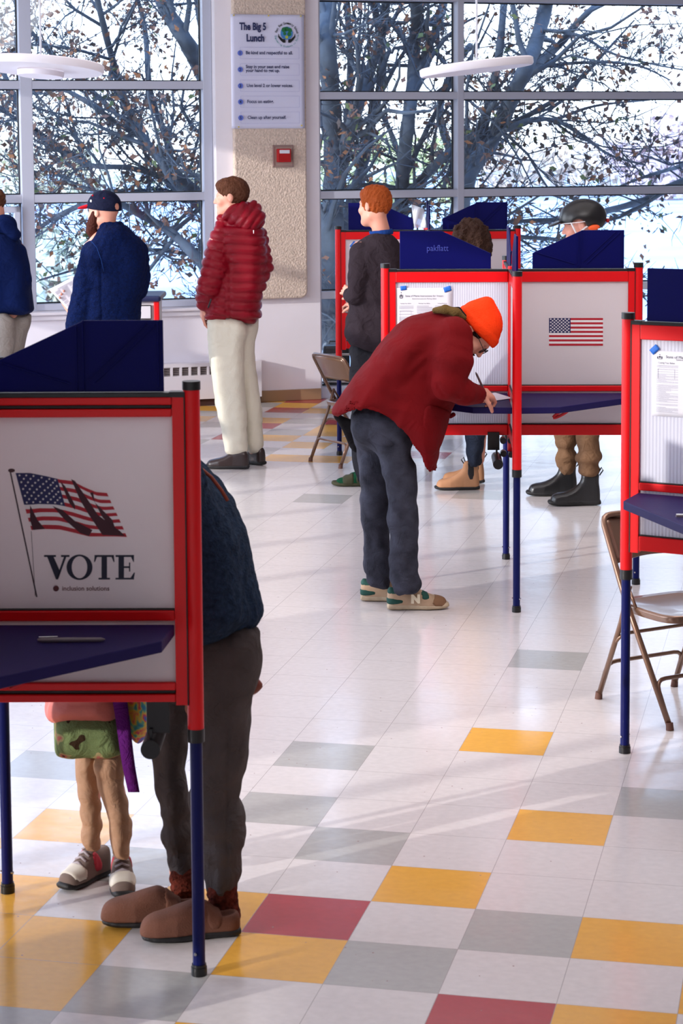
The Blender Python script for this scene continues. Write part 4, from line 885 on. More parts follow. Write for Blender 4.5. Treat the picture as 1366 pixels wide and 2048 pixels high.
def unit(v): v = np.array(v, float); return v/np.linalg.norm(v)
def head_frame(fwd, up):
    f = unit(fwd); u = np.array(up, float); u = unit(u-f*(u @ f)); l = np.cross(u, f); return np.array([f, l, u])    # rows: forward, left, up
def head(S, c, fr, s=1.0, neck=None, neck_r=.056, jaw=1.0):
    f, l, u = fr; c = np.array(c, float)
    def q(x, y, z): return c+(f*x+l*y+u*z)*s
    S.ell(q(-.012, 0, .035), np.array([.100, .077, .093])*s, fr, k=.03)
    S.ell(q(.035, 0, -.035), np.array([.060, .058, .082])*s, fr, k=.03)
    S.cone(q(.0, .05, -.055), q(.07, .012, -.095), .020*s*jaw, .018*s*jaw, k=.03); S.cone(q(.0, -.05, -.055), q(.07, -.012, -.095), .020*s*jaw, .018*s*jaw, k=.03)
    S.ell(q(.083, 0, -.088), np.array([.016, .020, .018])*s, fr, k=.015)
    S.cone(q(.080, .034, .030), q(.086, 0, .028), .010*s, .010*s, k=.012); S.cone(q(.080, -.034, .030), q(.086, 0, .028), .010*s, .010*s, k=.012)
    S.cone(q(.088, 0, .020), q(.110, 0, -.020), .0085*s, .0115*s, k=.010); S.ell(q(.098, .011, -.024), np.array([.010, .007, .007])*s, fr, k=.006); S.ell(q(.098, -.011, -.024), np.array([.010, .007, .007])*s, fr, k=.006)
    for sd in (1, -1):
        S.ell(q(.092, sd*.032, .010), np.array([.014, .015, .011])*s, fr, k=.010, op='ss'); S.ell(q(.078, sd*.032, .010), np.array([.0115, .0115, .0115])*s, fr, k=.003)
        S.ell(q(.068, sd*.045, -.020), np.array([.020, .018, .020])*s, fr, k=.02)
        S.ell(q(-.004, sd*.079, .004), np.array([.018, .009, .030])*s, fr, k=.006); S.ell(q(.004, sd*.088, .006), np.array([.009, .006, .016])*s, fr, k=.004, op='ss')
    S.ell(q(.093, 0, -.050), np.array([.010, .020, .0055])*s, fr, k=.006); S.ell(q(.091, 0, -.061), np.array([.009, .018, .006])*s, fr, k=.006)
    if neck is not None: S.cone(q(-.025, 0, -.055), neck, neck_r*s, neck_r*s*1.1, k=.03)
    return q
def hand(S, w, fd, pn, side, curl=.5, s=1.0, thumb=.4, spread=1.0):
    """w wrist, fd finger direction, pn direction the palm faces, side +1/-1 for the thumb side"""
    fd = unit(fd); pn = np.array(pn, float); pn = unit(pn-fd*(pn @ fd)); sd = np.cross(fd, pn)*side; w = np.array(w, float)
    S.cone(w-fd*.03*s, w+fd*.01*s, .027*s, .026*s, k=.012)
    for t in (-.026, -.009, .009, .026): S.cone(w+fd*.012*s+sd*t*.8*s, w+fd*.078*s+sd*t*s, .015*s, .0125*s, k=.010)
    for i, (t, L) in enumerate(((.030, .92), (.010, 1.0), (-.010, .94), (-.029, .76))):
        p = w+fd*.082*s+sd*t*s; a = curl*(.75+.1*i); d = fd*math.cos(a*.5)+pn*math.sin(a*.5)+sd*t*spread*2; r = .0092*s
        for j, ln in enumerate((.042, .026, .021)):
            an = a*(.6+j*.75); d = unit(fd*math.cos(an)+pn*math.sin(an)+sd*t*spread*2); p2 = p+d*ln*L*s; S.cone(p, p2, r, r*.93, k=.003); p = p2; r *= .92
    p = w+fd*.022*s+sd*.026*s; d = unit(sd*.75+fd*.75+pn*thumb); p2 = p+d*.042*s; S.cone(p, p2, .014*s, .011*s, k=.008); d = unit(sd*.25+fd*.95+pn*(thumb+.2)); p3 = p2+d*.032*s; S.cone(p2, p3, .0105*s, .0098*s, k=.003); S.cone(p3, p3+unit(d+pn*.2)*.024*s, .0098*s, .0085*s, k=.003)

SKIN = mat('skin', rgb(214, 150, 128), .5, sss=.12, bump=.05, bscale=300)
# shoes: outline seen from the side, x along the foot from the heel
UP_SNEAK = [(-.004, .022), (-.010, .060), (-.002, .098), (.030, .090), (.065, .096), (.105, .108), (.130, .100), (.165, .078), (.215, .060), (.262, .052), (.283, .036), (.286, .020)]
UP_BOOT = [(-.004, .022), (-.006, .070), (.004, .120), (-.002, .165), (.050, .172), (.100, .165), (.105, .120), (.140, .090), (.190, .070), (.245, .064), (.280, .048), (.290, .022)]
UP_CLOG = [(.000, .022), (-.012, .050), (.012, .066), (.060, .060), (.110, .100), (.150, .092), (.215, .074), (.270, .066), (.300, .044), (.302, .020)]
UP_SHOE = [(-.004, .022), (-.008, .060), (.004, .105), (.045, .112), (.090, .110), (.125, .092), (.170, .070), (.235, .058), (.280, .046), (.294, .022)]
def shoe(parent, heel, toe, up, um, sm, sole_h=.030, L=.29, wd=1.0, patches=(), letter=None, z0=0.0, flare=.001, name='shoe', extra=None, disp=None, side=-1, opening=False, zsc=1.15):
    heel = np.array(heel, float); toe = np.array(toe, float); d = toe-heel; d[2] = 0; d /= np.linalg.norm(d); n = np.array([-d[1], d[0], 0]); sc = L/.29
    def xf(V): return heel*[1, 1, 0]+zh*z0+d*V[:, :1]*sc+n*V[:, 1:2]*sc*wd+zh*V[:, 2:]*sc*zsc
    def Wf(x, z): 
        b = np.interp(x, [-.02, .03, .10, .19, .25, .30], [.030, .034, .033, .048, .044, .030]); t = np.clip((z-.06)/.1, 0, 1); return b*(1-t*.12)
    def upper():
        S = SDF(.0055); S.poly([(x, z if z > .03 else -.035) for x, z in up], 0, Wf, .034, e=2.6); S.half((0, 0, .018), (0, 0, -1)); return S
    up_ = upper()
    if opening: up_.ell((.042, 0, up[3][1]+.012), (.040, .024, .030), op='ss', k=.006)
    u = soft(up_, name, um, parent, xf=xf, disp=disp)
    S = SDF(.005); out = [(-.012, .005), (-.010, sole_h*.6), (-.006, sole_h), (.12, sole_h*.92), (.24, sole_h*.85), (.288, sole_h), (.298, sole_h*.6), (.290, .008), (.25, .001), (.12, .001), (.02, .001)]
    S.poly(out, 0, lambda x, z: Wf(x, z)+flare, .018, e=3.5); S.half((0, 0, .0), (0, 0, -1)); soft(S, 'sole', sm, u, xf=xf)
    for P, m, g in patches:
        S = upper(); S.prismcut(P); V, F = S.mesh(0); N = normals(V, F); V = V+N*g; soft((V, F), 'trim_patch', m, u, xf=xf)
    if letter:
        ch, x, z, size, m = letter; y = side*(.053)*sc*wd; o = heel*[1, 1, 0]+d*x*sc+n*y+zh*z*sc*zsc
        t = text_mb(ch, o, d, zh, size, bold=.004); t.build('side_letter', m, u, solid=.003)
    if extra: extra(u, xf)
    return u
def Zf(ox, oy, s): return lambda u, v: (ox+u/s, oy+v/s)
def WP(conv, pts, Y):
    out = []
    for u, v in pts: p = at(*conv(u, v), Y); out.append((p[0], p[2]))
    return out
def W3(conv, u, v, Y): return at(*conv(u, v), Y)
def cloth(name, col, rough=.85, bump=.5, bs=400, var=.12, vs=6, sheen=0, wr=.55, wrs=13, **k): return mat(name, col, rough, wr=wr, wrs=wrs, bump=bump, bscale=bs, var=var, vscale=vs, sheen=sheen*.3, spec=.12, **k)
def person(label, cat, loc): return thing('person', label, cat, (loc[0], loc[1], 0))
# ================================================================ PEOPLE
# ---------------------------------------------------------------- man bending over the desk, orange beanie
c5 = Zf(600, 560, 2.926)
pb = person('man in a dark red chore coat and orange beanie bending over a booth desk writing', 'person', (.25, 9.68))
Yb = 9.68
BD = SDF(.010)
BD.cone(W3(c5, 480, 830, Yb), W3(c5, 640, 560, Yb), .085, .10, (1, 1.25, 1)); BD.cone(W3(c5, 640, 560, Yb), W3(c5, 860, 330, Yb), .13, .10, (1, 1.5, 1))
sN, eN, wN = W3(c5, 890, 330, 9.50), W3(c5, 850, 630, 9.44), W3(c5, 1042, 662, 9.60)
BD.chain([sN, eN, wN], [.055, .046, .028]); sF, eF, wF = W3(c5, 880, 340, 9.86), W3(c5, 880, 600, 9.92), W3(c5, 960, 685, 9.84); BD.chain([sF, eF, wF], [.055, .044, .028])
for (h, k_, a_, y) in (((545, 960), (605, 1350), (612, 1800), 9.60), ((430, 930), (445, 1350), (455, 1760), 9.79)):
    BD.chain([W3(c5, *h, y), W3(c5, *k_, y), W3(c5, *a_, y)], [.062, .045, .034])
Vb, Fb = BD.mesh(); HB = SDF(.0055)
hfr = head_frame(unit((.40, -.26, -.88)), (.88, -.05, .46)); hc = W3(c5, 1012, 303, 9.64)
qh = head(HB, hc, hfr, 1.0, neck=W3(c5, 900, 265, 9.67))
Vh, Fh = HB.mesh(); HN = SDF(.0032)
hd_dir = unit(W3(c5, 1120, 668, 9.66)-wN)
hand(HN, wN, hd_dir, (-.1, .55, -.8), -1, curl=1.5, s=.95, thumb=.6); Vn, Fn = HN.mesh()
HN2 = SDF(.0045); hand(HN2, wF, (1, .1, -.1), (0, 0, -1), 1, curl=.4); Vn2, Fn2 = HN2.mesh()
def join(*L):
    V = []; F = []; k = 0
    for v, f in L: V.append(v); F.append(f+k); k += len(v)
    return np.concatenate(V), np.concatenate(F)
soft(join((Vb, Fb), (Vh, Fh), (Vn, Fn), (Vn2, Fn2)), 'body', SKIN, pb)
COAT = cloth('dark_red_canvas', rgb(106, 8, 14), .8, bump=.3, bs=500, var=.15, vs=5, wr=.4, wrs=7)
coat_o = [(850, 168), (800, 172), (730, 186), (650, 215), (580, 258), (520, 320), (450, 400), (380, 480), (310, 565), (250, 655), (205, 725), (172, 778), (240, 800), (330, 824), (410, 842), (480, 872), (545, 920), (605, 985), (655, 1050), (705, 1125), (772, 1180), (800, 1090), (835, 950), (868, 830), (905, 720), (950, 600), (985, 480), (1000, 380), (1005, 290), (985, 238), (920, 200)]
K = SDF(.0075)
K.poly(WP(c5, coat_o, Yb), Yb, lambda x, z: np.interp(z, [.60, .85, 1.1, 1.35, 1.5], [.245, .235, .215, .225, .16]), .15, e=2.3, smooth=1)
K.chain([W3(c5, 895, 330, 9.50), W3(c5, 890, 470, 9.44), W3(c5, 860, 605, 9.42)], [.088, .084, .078], k=.035)
K.chain([W3(c5, 860, 610, 9.42), W3(c5, 950, 655, 9.47), W3(c5, 1040, 672, 9.585)], [.078, .060, .043], k=.015)
K.chain([W3(c5, 870, 330, 9.85), W3(c5, 870, 590, 9.92), W3(c5, 945, 675, 9.85)], [.085, .070, .045], k=.03)
inner = [(u+(470-u)*.0, v) for u, v in [(200, 860), (250, 770), (400, 815), (560, 905), (680, 1030), (790, 1200), (700, 1300), (300, 1300)]]
K.poly(WP(c5, [(190, 790), (330, 600), (560, 600), (780, 900), (800, 1250), (600, 1250), (300, 1000)], Yb), Yb, .205, .10, op='s', e=2.6, smooth=1)
K.cone(W3(c5, 1045, 675, 9.585), W3(c5, 1120, 690, 9.63), .030, .034, op='s')
def along(a, b, c0, w, amp):     # a soft ridge between two points
    a, b = np.array(a), np.array(b)
    def f(V, N):
        e = b-a; t = np.clip(((V-a) @ e)/(e @ e), 0, 1); d = np.linalg.norm(V-a-t[:, None]*e, axis=1); return amp*np.exp(-(d/w)**2)*np.sin(np.pi*np.clip(t, .02, .98))
    return f
rd = [along(W3(c5, *p, y), W3(c5, *q_, y), 0, w, a) for p, q_, y, w, a in (((700, 280), (540, 640), 9.46, .03, .012), ((620, 300), (400, 740), 9.46, .035, .012), ((780, 420), (620, 560), 9.45, .02, .014), ((760, 460), (600, 640), 9.45, .016, -.012), ((840, 480), (740, 700), 9.45, .022, -.02), ((850, 340), (960, 430), 9.41, .016, .010), ((830, 520), (930, 610), 9.36, .014, .012), ((870, 430), (950, 540), 9.37, .014, -.010), ((880, 620), (960, 720), 9.39, .012, .010), ((940, 620), (990, 715), 9.42, .010, -.009), ((990, 640), (1010, 715), 9.46, .008, .008), ((780, 600), (860, 700), 9.36, .014, -.012), ((640, 700), (560, 900), 9.46, .02, .008), ((300, 620), (260, 780), 9.5, .02, .009), ((420, 560), (340, 800), 9.46, .02, .010))]
ct = soft(K, 'coat', COAT, pb, disp=rd+[folds(.0045, 11, (1, .6, 1), 3), folds(.0024, 30, (1, 1, 1), 5)])
# curved patch pocket on the front skirt, seams
S = SDF(.006); S.ops = list(K.ops); S.prismcut(WP(c5, [(735, 690), (855, 735), (870, 770), (835, 900), (800, 975), (745, 945), (705, 860), (712, 760)], Yb), smooth=2)
S.half((0, 9.6, 0), (0, 1, 0)); V, F = S.mesh(); N = normals(V, F); N0 = N.copy(); V = V+N*.004; soft((V, F), 'patch_pocket', COAT, ct, disp=rd)
# corduroy collar turned up at the neck, green scarf lining, dark lining below the raised back hem
COR = cloth('olive_corduroy', rgb(116, 92, 52), .9, bump=1, bs=220)
S = SDF(.005); S.chain([W3(c5, 790, 178, 9.60), W3(c5, 850, 172, 9.56), W3(c5, 915, 190, 9.545), W3(c5, 960, 222, 9.55)], [.014, .020, .020, .012], k=.01); soft(S, 'collar', COR, ct)
S = SDF(.005); S.chain([W3(c5, 880, 168, 9.62), W3(c5, 925, 180, 9.60), W3(c5, 960, 212, 9.58)], [.010, .016, .012], k=.01); soft(S, 'collar_lining', cloth('black_scarf', rgb(24, 22, 26)), ct)
S = SDF(.006); S.poly(WP(c5, [(185, 782), (260, 800), (350, 826), (350, 900), (345, 990), (330, 1010), (300, 985), (270, 950), (235, 850)], 9.80), 9.80, .02, .02, smooth=1); soft(S, 'lining', cloth('black_lining', rgb(14, 12, 16), .9), ct, disp=folds(.004, 20, seed=2))
S = SDF(.004); S.cone(W3(c5, 880, 800, 9.63), W3(c5, 897, 788, 9.61), .009, .011); soft(S, 'toggle', COAT, ct)
S = SDF(.005); S.chain([W3(c5, 1020, 718, 9.565), W3(c5, 1055, 690, 9.55), W3(c5, 1068, 655, 9.56)], [.008, .010, .008], k=.006); soft(S, 'cuff_lining', COR, ct)
# beanie
BEAN = mat('orange_knit', rgb(255, 64, 8), .8, bump=.4, bscale=220, spec=.2)
S = SDF(.0055); bf, bl, bu = hfr
S.ell(qh(-.012, 0, .042), (.116, .093, .094), hfr, k=.03); S.chain([qh(-.03, .01, .085), qh(-.092, .01, .112)], [.052, .028], k=.05)
S.half(qh(0, 0, .012), -(bu-bf*.36))
def ribs_f(V, N):
    r = V-hc; a = np.arctan2(r @ bl, r @ bf); h = (r @ bu); return .0013*np.sin(a*70)*(h > .0)+.007*np.exp(-((h-.034-(r @ bf)*.36)/.024)**6)
bn = soft(S, 'beanie', BEAN, pb, disp=[ribs_f, folds(.003, 24, seed=9)])
S = SDF(.005); S.ell(qh(-.010, 0, .040), (.108, .086, .086), hfr); S.half(qh(.055, 0, 0), bf*.6+bu*.12); S.half(qh(.0, 0, .07), bu); S.half(qh(0, 0, -.075), -bu); HAIRD = cloth('dark_hair', rgb(34, 22, 18), .55, bump=1, bs=160, sheen=0)
S.ell(qh(.0, 0, -.03), (.05, .2, .03), hfr, op='s'); soft(S, 'hair', HAIRD, pb, disp=folds(.002, 60, seed=1))
S = SDF(.004)
for sd in (-1, 1): S.chain([qh(.03, sd*.066, -.02), qh(.045, sd*.058, -.06), qh(.07, sd*.032, -.092), qh(.088, 0, -.096)], [.010, .011, .013, .014], k=.01)
S.cone(qh(.098, .018, -.041), qh(.098, -.018, -.041), .0045, .0045); soft(S, 'beard', HAIRD, pb, disp=folds(.0012, 90, seed=2))
m = MB()
for sd in (-1, 1):
    ring = [qh(.103, sd*.033+.022*math.cos(a), .006+.019*math.sin(a)) for a in np.linspace(0, 2*math.pi, 20)]; m.tube(ring, .0022, 6)
    m.tube([qh(.103, sd*.055, .012), qh(.06, sd*.080, .014), qh(-.005, sd*.086, .016)], .0020, 6)
m.tube([qh(.103, .011, .01), qh(.108, 0, .013), qh(.103, -.011, .01)], .002, 6); m.build('glasses', BLACK, pb, smooth=True)
# jeans
JEAN = cloth('washed_black_denim', rgb(56, 57, 68), .85, bump=.5, bs=300, var=.45, vs=13)
K = SDF(.0075)
K.poly(WP(c5, [(425, 760), (560, 780), (620, 900), (640, 1000), (692, 1110), (697, 1300), (692, 1500), (687, 1690), (700, 1760), (694, 1800), (665, 1852), (545, 1852), (530, 1760), (522, 1600), (515, 1400), (502, 1200), (478, 1080), (435, 960)], 9.60), 9.60, lambda x, z: np.interp(z, [.05, .5, .8], [.068, .080, .10]), .068, e=2.3, smooth=1)
K.poly(WP(c5, [(335, 740), (470, 760), (560, 860), (560, 940), (540, 1100), (528, 1300), (528, 1500), (532, 1690), (535, 1800), (470, 1812), (388, 1790), (378, 1690), (366, 1550), (356, 1400), (352, 1200), (345, 1050), (328, 920)], 9.79), 9.79, lambda x, z: np.interp(z, [.05, .5, .8], [.065, .078, .10]), .068, e=2.3, smooth=1, k=.03)
K.cone(W3(c5, 440, 850, 9.62), W3(c5, 450, 860, 9.78), .11, .11, k=.05); K.cone(W3(c5, 560, 880, 9.62), W3(c5, 560, 880, 9.78), .10, .10, k=.05)
def hemf(zc, amp, n, seed): 
    g = folds(amp, 9, (.8, .8, 4), seed); return lambda V, N: g(V, N)*np.exp(-((V[:, 2]-zc)/.13)**2)
jn = soft(K, 'jeans', JEAN, pb, disp=[folds(.0045, 14, (1, 1, 1.6), 11), hemf(.14, .008, 0, 12), hemf(.48, .004, 0, 14), folds(.003, 34, (1, 1, 1), 15, 1.0), folds(.0018, 45, seed=13)])
S = SDF(.006); S.ops = list(K.ops); S.prismcut(WP(c5, [(400, 850), (560, 935), (520, 958), (440, 945), (405, 905)], 9.6)); S.half((0, 9.6, 0), (0, 1, 0)); V, F = S.mesh(); V = V+normals(V, F)*.004; soft((V, F), 'back_pocket', JEAN, jn, disp=folds(.0045, 14, (1, 1, 1.6), 11))
TAN = mat('tan_suede', rgb(176, 148, 120), .8, bump=.2, bscale=300, var=.12, vscale=20); GRN = mat('green_suede', rgb(22, 70, 60), .8); SOLE = mat('cream_sole', rgb(186, 166, 138), .7, var=.15, vscale=30); TOE = mat('brown_suede', rgb(128, 92, 64), .85); CRM = mat('cream_trim', rgb(226, 214, 186), .6)
def laces(u, xf):
    m = MB()
    for k in range(5):
        x = .085+k*.018; z = .114-k*.011; m.tube(xf(np.array([(x, -.02, z), (x+.006, 0, z+.006), (x, .02, z)])), .0028, 6)
    m.tube(xf(np.array([(.075, -.005, .115), (.10, -.02, .125), (.12, -.03, .11), (.10, -.015, .10)])), .0025, 6); m.build('laces', mat('laces_tan', rgb(150, 110, 84), .8) if 'laces_tan' not in bpy.data.materials else bpy.data.materials['laces_tan'], u, smooth=True)
h1, t1 = ground(512+0, 1925) if False else ground(778, 1219), ground(893, 1217)
sneak_p = [([(.20, .02), (.235, .075), (.30, .06), (.30, .0)], TOE, .0025), ([(-.02, .075), (.05, .070), (.055, .090), (.02, .105), (-.02, .11)], GRN, .0025), ([(-.02, .030), (.055, .030), (.075, .042), (.03, .050), (-.02, .052)], GRN, .0035), ([(.055, .080), (.10, .095), (.115, .110), (.08, .115), (.05, .10)], GRN, .003), ([(.16, .045), (.20, .05), (.185, .075), (.155, .085)], GRN, .002)]
shoe(pb, h1, t1, UP_SNEAK, TAN, SOLE, .034, L=.275, patches=sneak_p, letter=('N', .105, .038, .052, CRM), extra=laces)
h2, t2 = ground(725, 1201), ground(725, 1201)+np.array([.27, -.02, 0]); shoe(pb, h2, t2, UP_SNEAK, TAN, SOLE, .034, L=.275, patches=sneak_p, extra=laces)
gp = hd_dir; gpos = wN+hd_dir*.075+np.array([0, -.02, .012])
pen(ground(979, 804, zs_+.003), W3(c5, 1028, 540, 9.60), 'grey pen upright in the writing hand of the bending man', .0055)

# ---------------------------------------------------------------- man in a crimson puffer jacket
c3 = Zf(0, 340, 2.07)
Yr = 13.9; pr = person('tall man in a crimson quilted puffer jacket and cream trousers standing by the pillar', 'person', (-.70, Yr))
BD = SDF(.012)
BD.cone(W3(c3, 965, 590, Yr), W3(c3, 975, 330, Yr), .09, .12, (1, .9, 1)); BD.cone(W3(c3, 900, 300, Yr-.05), W3(c3, 1060, 300, Yr+.1), .06, .06)
BD.chain([W3(c3, 905, 290, Yr-.1), W3(c3, 880, 440, Yr-.14), W3(c3, 842, 565, Yr-.02)], [.052, .044, .028]); BD.chain([W3(c3, 1070, 290, Yr+.05), W3(c3, 1080, 440, Yr+.05), W3(c3, 930, 540, Yr-.0)], [.052, .044, .028])
for xs, y in (((930, 945, 970), Yr-.03), ((1010, 1015, 1045), Yr+.10)): BD.chain([W3(c3, xs[0], 640, y), W3(c3, xs[1], 900, y), W3(c3, xs[2], 1160, y)], [.045, .04, .03])
HB = SDF(.006); fr_r = head_frame((-.995, .08, -.04), (0.02, 0, 1)); hc_ = W3(c3, 958, 118, Yr-.02); qr = head(HB, hc_, fr_r, 1.0, neck=W3(c3, 975, 215, Yr)); HN = SDF(.0045); hand(HN, W3(c3, 842, 565, Yr-.04), (-.1, .35, -1), (1, .3, 0), 1, curl=.7)
soft(join(BD.mesh(), HB.mesh(), HN.mesh()), 'body', SKIN, pr)
PUF = mat('crimson_quilted_nylon', rgb(122, 0, 22), .42, bump=.18, bscale=60, var=.06, vscale=10, spec=.22)
K = SDF(.009)
K.poly(WP(c3, [(915, 225), (985, 185), (1050, 200), (1098, 262), (1108, 330), (1104, 400), (1092, 460), (1084, 540), (1082, 632), (960, 632), (850, 628), (850, 560), (868, 470), (880, 380), (890, 280)], Yr), Yr, lambda x, z: np.interp(z, [.9, 1.2, 1.5], [.17, .19, .18]), .13, e=2.4, smooth=1)
K.chain([W3(c3, 915, 275, Yr-.09), W3(c3, 892, 400, Yr-.15), W3(c3, 866, 480, Yr-.16), W3(c3, 845, 548, Yr-.06)], [.072, .085, .080, .056], k=.012)
K.chain([W3(c3, 1070, 285, Yr+.06), W3(c3, 1085, 400, Yr+.05), W3(c3, 1060, 480, Yr-.04)], [.07, .065, .06], k=.02)
K.chain([W3(c3, 925, 215, Yr-.05), W3(c3, 975, 192, Yr), W3(c3, 1015, 180, Yr+.03)], [.05, .06, .05], k=.03)
def baffle(V, N):
    z = V[:, 2]+.12*(V[:, 0]+.6)*(V[:, 0] < -.76); z = z+.05*(V[:, 0]+.7); s = np.abs(np.sin(np.pi*z/.062)); w = np.clip((V[:, 2]-.93)/.03, 0, 1); return (-.016+.021*s**.45)*w
def seam(xw):   # stitched line down the back
    return lambda V, N: -.010*np.exp(-((V[:, 0]-xw)/.006)**2)*(N[:, 1] < -.2)*(V[:, 2] < 1.42)
jk = soft(K, 'puffer_jacket', PUF, pr, disp=[baffle, seam(W3(c3, 958, 400, Yr)[0]), folds(.004, 26, (1, 1, .6), 21)])
S = SDF(.008); S.ell(W3(c3, 1020, 205, Yr-.06), (.125, .13, .092), k=.03); S.cone(W3(c3, 1045, 160, Yr-.02), W3(c3, 985, 175, Yr-.08), .055, .052, k=.03); S.cone(W3(c3, 940, 190, Yr-.10), W3(c3, 1000, 160, Yr-.09), .034, .04, k=.03)
def hb(V, N): s = np.abs(np.sin(np.pi*(V[:, 2]*.6-V[:, 0]*.9)/.055)); return -.010+.014*s**.5
soft(S, 'hood', PUF, jk, disp=[hb, folds(.004, 30, seed=22)])
S = SDF(.004); S.cone(W3(c3, 1050, 250, Yr-.2), W3(c3, 1050, 264, Yr-.2), .004, .003); soft(S, 'logo_tab', FWHITE, jk)
S = SDF(.005); S.chain([W3(c3, 874, 535, Yr-.225), W3(c3, 862, 570, Yr-.20)], [.006, .006]); soft(S, 'pocket_zip', BLACK, jk)
HAIRB = cloth('brown_hair', rgb(84, 50, 34), .6, bump=1, bs=120, sheen=0, stretch=(1, 1, .4))
def hairdo(parent, q, fr, m, top=.012, back=-.045, front=.075, seed=0, ps=.003, vox=.006, name='hair', fringe=.02):
    vox = min(vox, .005)
    S = SDF(vox); S.ell(q(-.014, 0, .038), (.101+top*.5, .078+top*.45, .090+top), fr, k=.02); S.ell(q(.045, 0, .085), (.052, .060, .036), fr, k=.03)
    f, l, u = fr; S.ell(q(.122, 0, -.028), (.100, .14, .088), fr, op='ss', k=.01); S.ell(q(.055, 0, -.085), (.085, .15, .075), fr, op='ss', k=.01)
    for sd in (1, -1): S.ell(q(.0, sd*.085, .0), (.022, .030, .034), fr, op='ss', k=.006)
    S.half(q(0, 0, back), -u+.25*f); return soft(S, name, m, parent, disp=[folds(ps*1.3, 45, (1, 1, .5), seed), folds(ps*.9, 120, (1, 1, .6), seed=seed+1)])
hairdo(pr, qr, fr_r, HAIRB, top=.014, back=-.055, seed=5)
CHI = cloth('cream_chino', rgb(216, 210, 192), .85, bump=.3, bs=500, var=.05, vs=5, wr=.3, wrs=8)
K = SDF(.009)
K.poly(WP(c3, [(858, 600), (1000, 600), (1030, 660), (1005, 720), (1008, 850), (1016, 1000), (1026, 1100), (1024, 1186), (935, 1180), (928, 1120), (908, 1040), (888, 940), (876, 850), (864, 740), (858, 660)], Yr-.04), Yr-.04, lambda x, z: np.interp(z, [.1, .9], [.075, .12]), .075, e=2.3, smooth=1)
K.poly(WP(c3, [(930, 600), (1070, 600), (1068, 660), (1052, 730), (1060, 850), (1075, 950), (1086, 1060), (1088, 1168), (1018, 1170), (1005, 1000), (985, 800), (960, 700)], Yr+.1), Yr+.1, lambda x, z: np.interp(z, [.1, .9], [.075, .11]), .07, e=2.3, smooth=1, k=.02)
soft(K, 'trousers', CHI, pr, disp=[folds(.005, 9, (1, 1, 1.3), 31), hemf(.3, .004, 0, 32), folds(.0015, 40, seed=33), lambda V, N: np.where(V[:, 2] < 2, 0, 0)])
DBR = mat('dark_brown_leather', rgb(44, 30, 28), .35, coat=.2, bump=.1, bscale=60); BSO = mat('black_sole', rgb(16, 14, 16), .6)
h = ground(496, 938); shoe(pr, h, h+np.array([-1, .12, 0]), UP_SHOE, DBR, BSO, .03, L=.285); h = ground(527, 931); shoe(pr, h, h+np.array([-.8, .6, 0]), UP_SHOE, DBR, BSO, .03, L=.285)

# ---------------------------------------------------------------- bearded man in navy fleece, ballot in hand
Yk = 13.5; pk = person('bearded man in a navy fleece pullover and navy cap with a red brim', 'person', (at(215, 500, Yk)[0], Yk))
BD = SDF(.012); BD.cone(W3(c3, 450, 680, Yk), W3(c3, 460, 340, Yk), .12, .16, (1, .85, 1)); BD.chain([W3(c3, 375, 330, Yk), W3(c3, 340, 480, Yk-.05), W3(c3, 318, 610, Yk+.05), W3(c3, 300, 560, Yk+.16)], [.055, .045, .04, .028]); BD.chain([W3(c3, 560, 330, Yk), W3(c3, 585, 470, Yk), W3(c3, 540, 560, Yk+.2)], [.055, .045, .03])
for x, y in ((420, Yk), (510, Yk+.1)):
    a = W3(c3, x, 680, y); BD.chain([a, a*[1, 1, 0]+zh*.5, a*[1, 1, 0]+zh*.1], [.08, .055, .04])
HB = SDF(.006); fr_k = head_frame((-.86, .50, -.03), (0, 0, 1)); hk = W3(c3, 428, 178, Yk); qk = head(HB, hk, fr_k, 1.0, neck=W3(c3, 455, 270, Yk)); HN = SDF(.005); hand(HN, W3(c3, 305, 590, Yk+.15), (-.5, .2, .8), (.3, -1, 0), 1, curl=.7); HN.cone(W3(c3, 350, 600, Yk-.1), W3(c3, 352, 625, Yk-.1), .03, .025)
soft(join(BD.mesh(), HB.mesh(), HN.mesh()), 'body', SKIN, pk)
FLE = cloth('navy_pile_fleece', rgb(4, 20, 62), .95, bump=1, bs=170, var=.35, vs=70)
K = SDF(.009)
K.poly(WP(c3, [(405, 250), (430, 225), (515, 222), (545, 262), (590, 300), (607, 345), (609, 420), (606, 500), (590, 520), (580, 540), (580, 700), (350, 700), (352, 560), (350, 420), (350, 320), (375, 285)], Yk), Yk, .17, .11, e=2.4, smooth=1)
K.chain([W3(c3, 378, 335, Yk-.02), W3(c3, 355, 470, Yk-.09), W3(c3, 330, 600, Yk-.08), W3(c3, 300, 660, Yk-.02)], [.070, .078, .072, .050], k=.015); K.chain([W3(c3, 570, 335, Yk), W3(c3, 582, 440, Yk), W3(c3, 575, 500, Yk)], [.06, .055, .05], k=.02)
K.chain([W3(c3, 455, 225, Yk), W3(c3, 460, 260, Yk)], [.078, .085], k=.02)
K.half(W3(c3, 460, 216, Yk), zh); K.cone(W3(c3, 455, 200, Yk), W3(c3, 455, 235, Yk), .062, .062, op='s')
fl_ = soft(K, 'fleece_pullover', FLE, pk, disp=[folds(.007, 10, (1.2, 1, .7), 41), folds(.0022, 85, seed=42), seam(W3(c3, 428, 400, Yk)[0])])
m = MB(); m.tube([W3(c3, u, v, Yk-.172) for u, v in ((375, 292), (400, 320), (418, 370), (430, 420))], .0018, 6); m.build('seam_piping', cloth('fleece_seam', rgb(30, 60, 120)), fl_, smooth=True)
CAPN = cloth('navy_twill', rgb(16, 20, 44), .8, bump=.2, bs=600); CAPR = cloth('red_twill', rgb(214, 22, 40), .8)
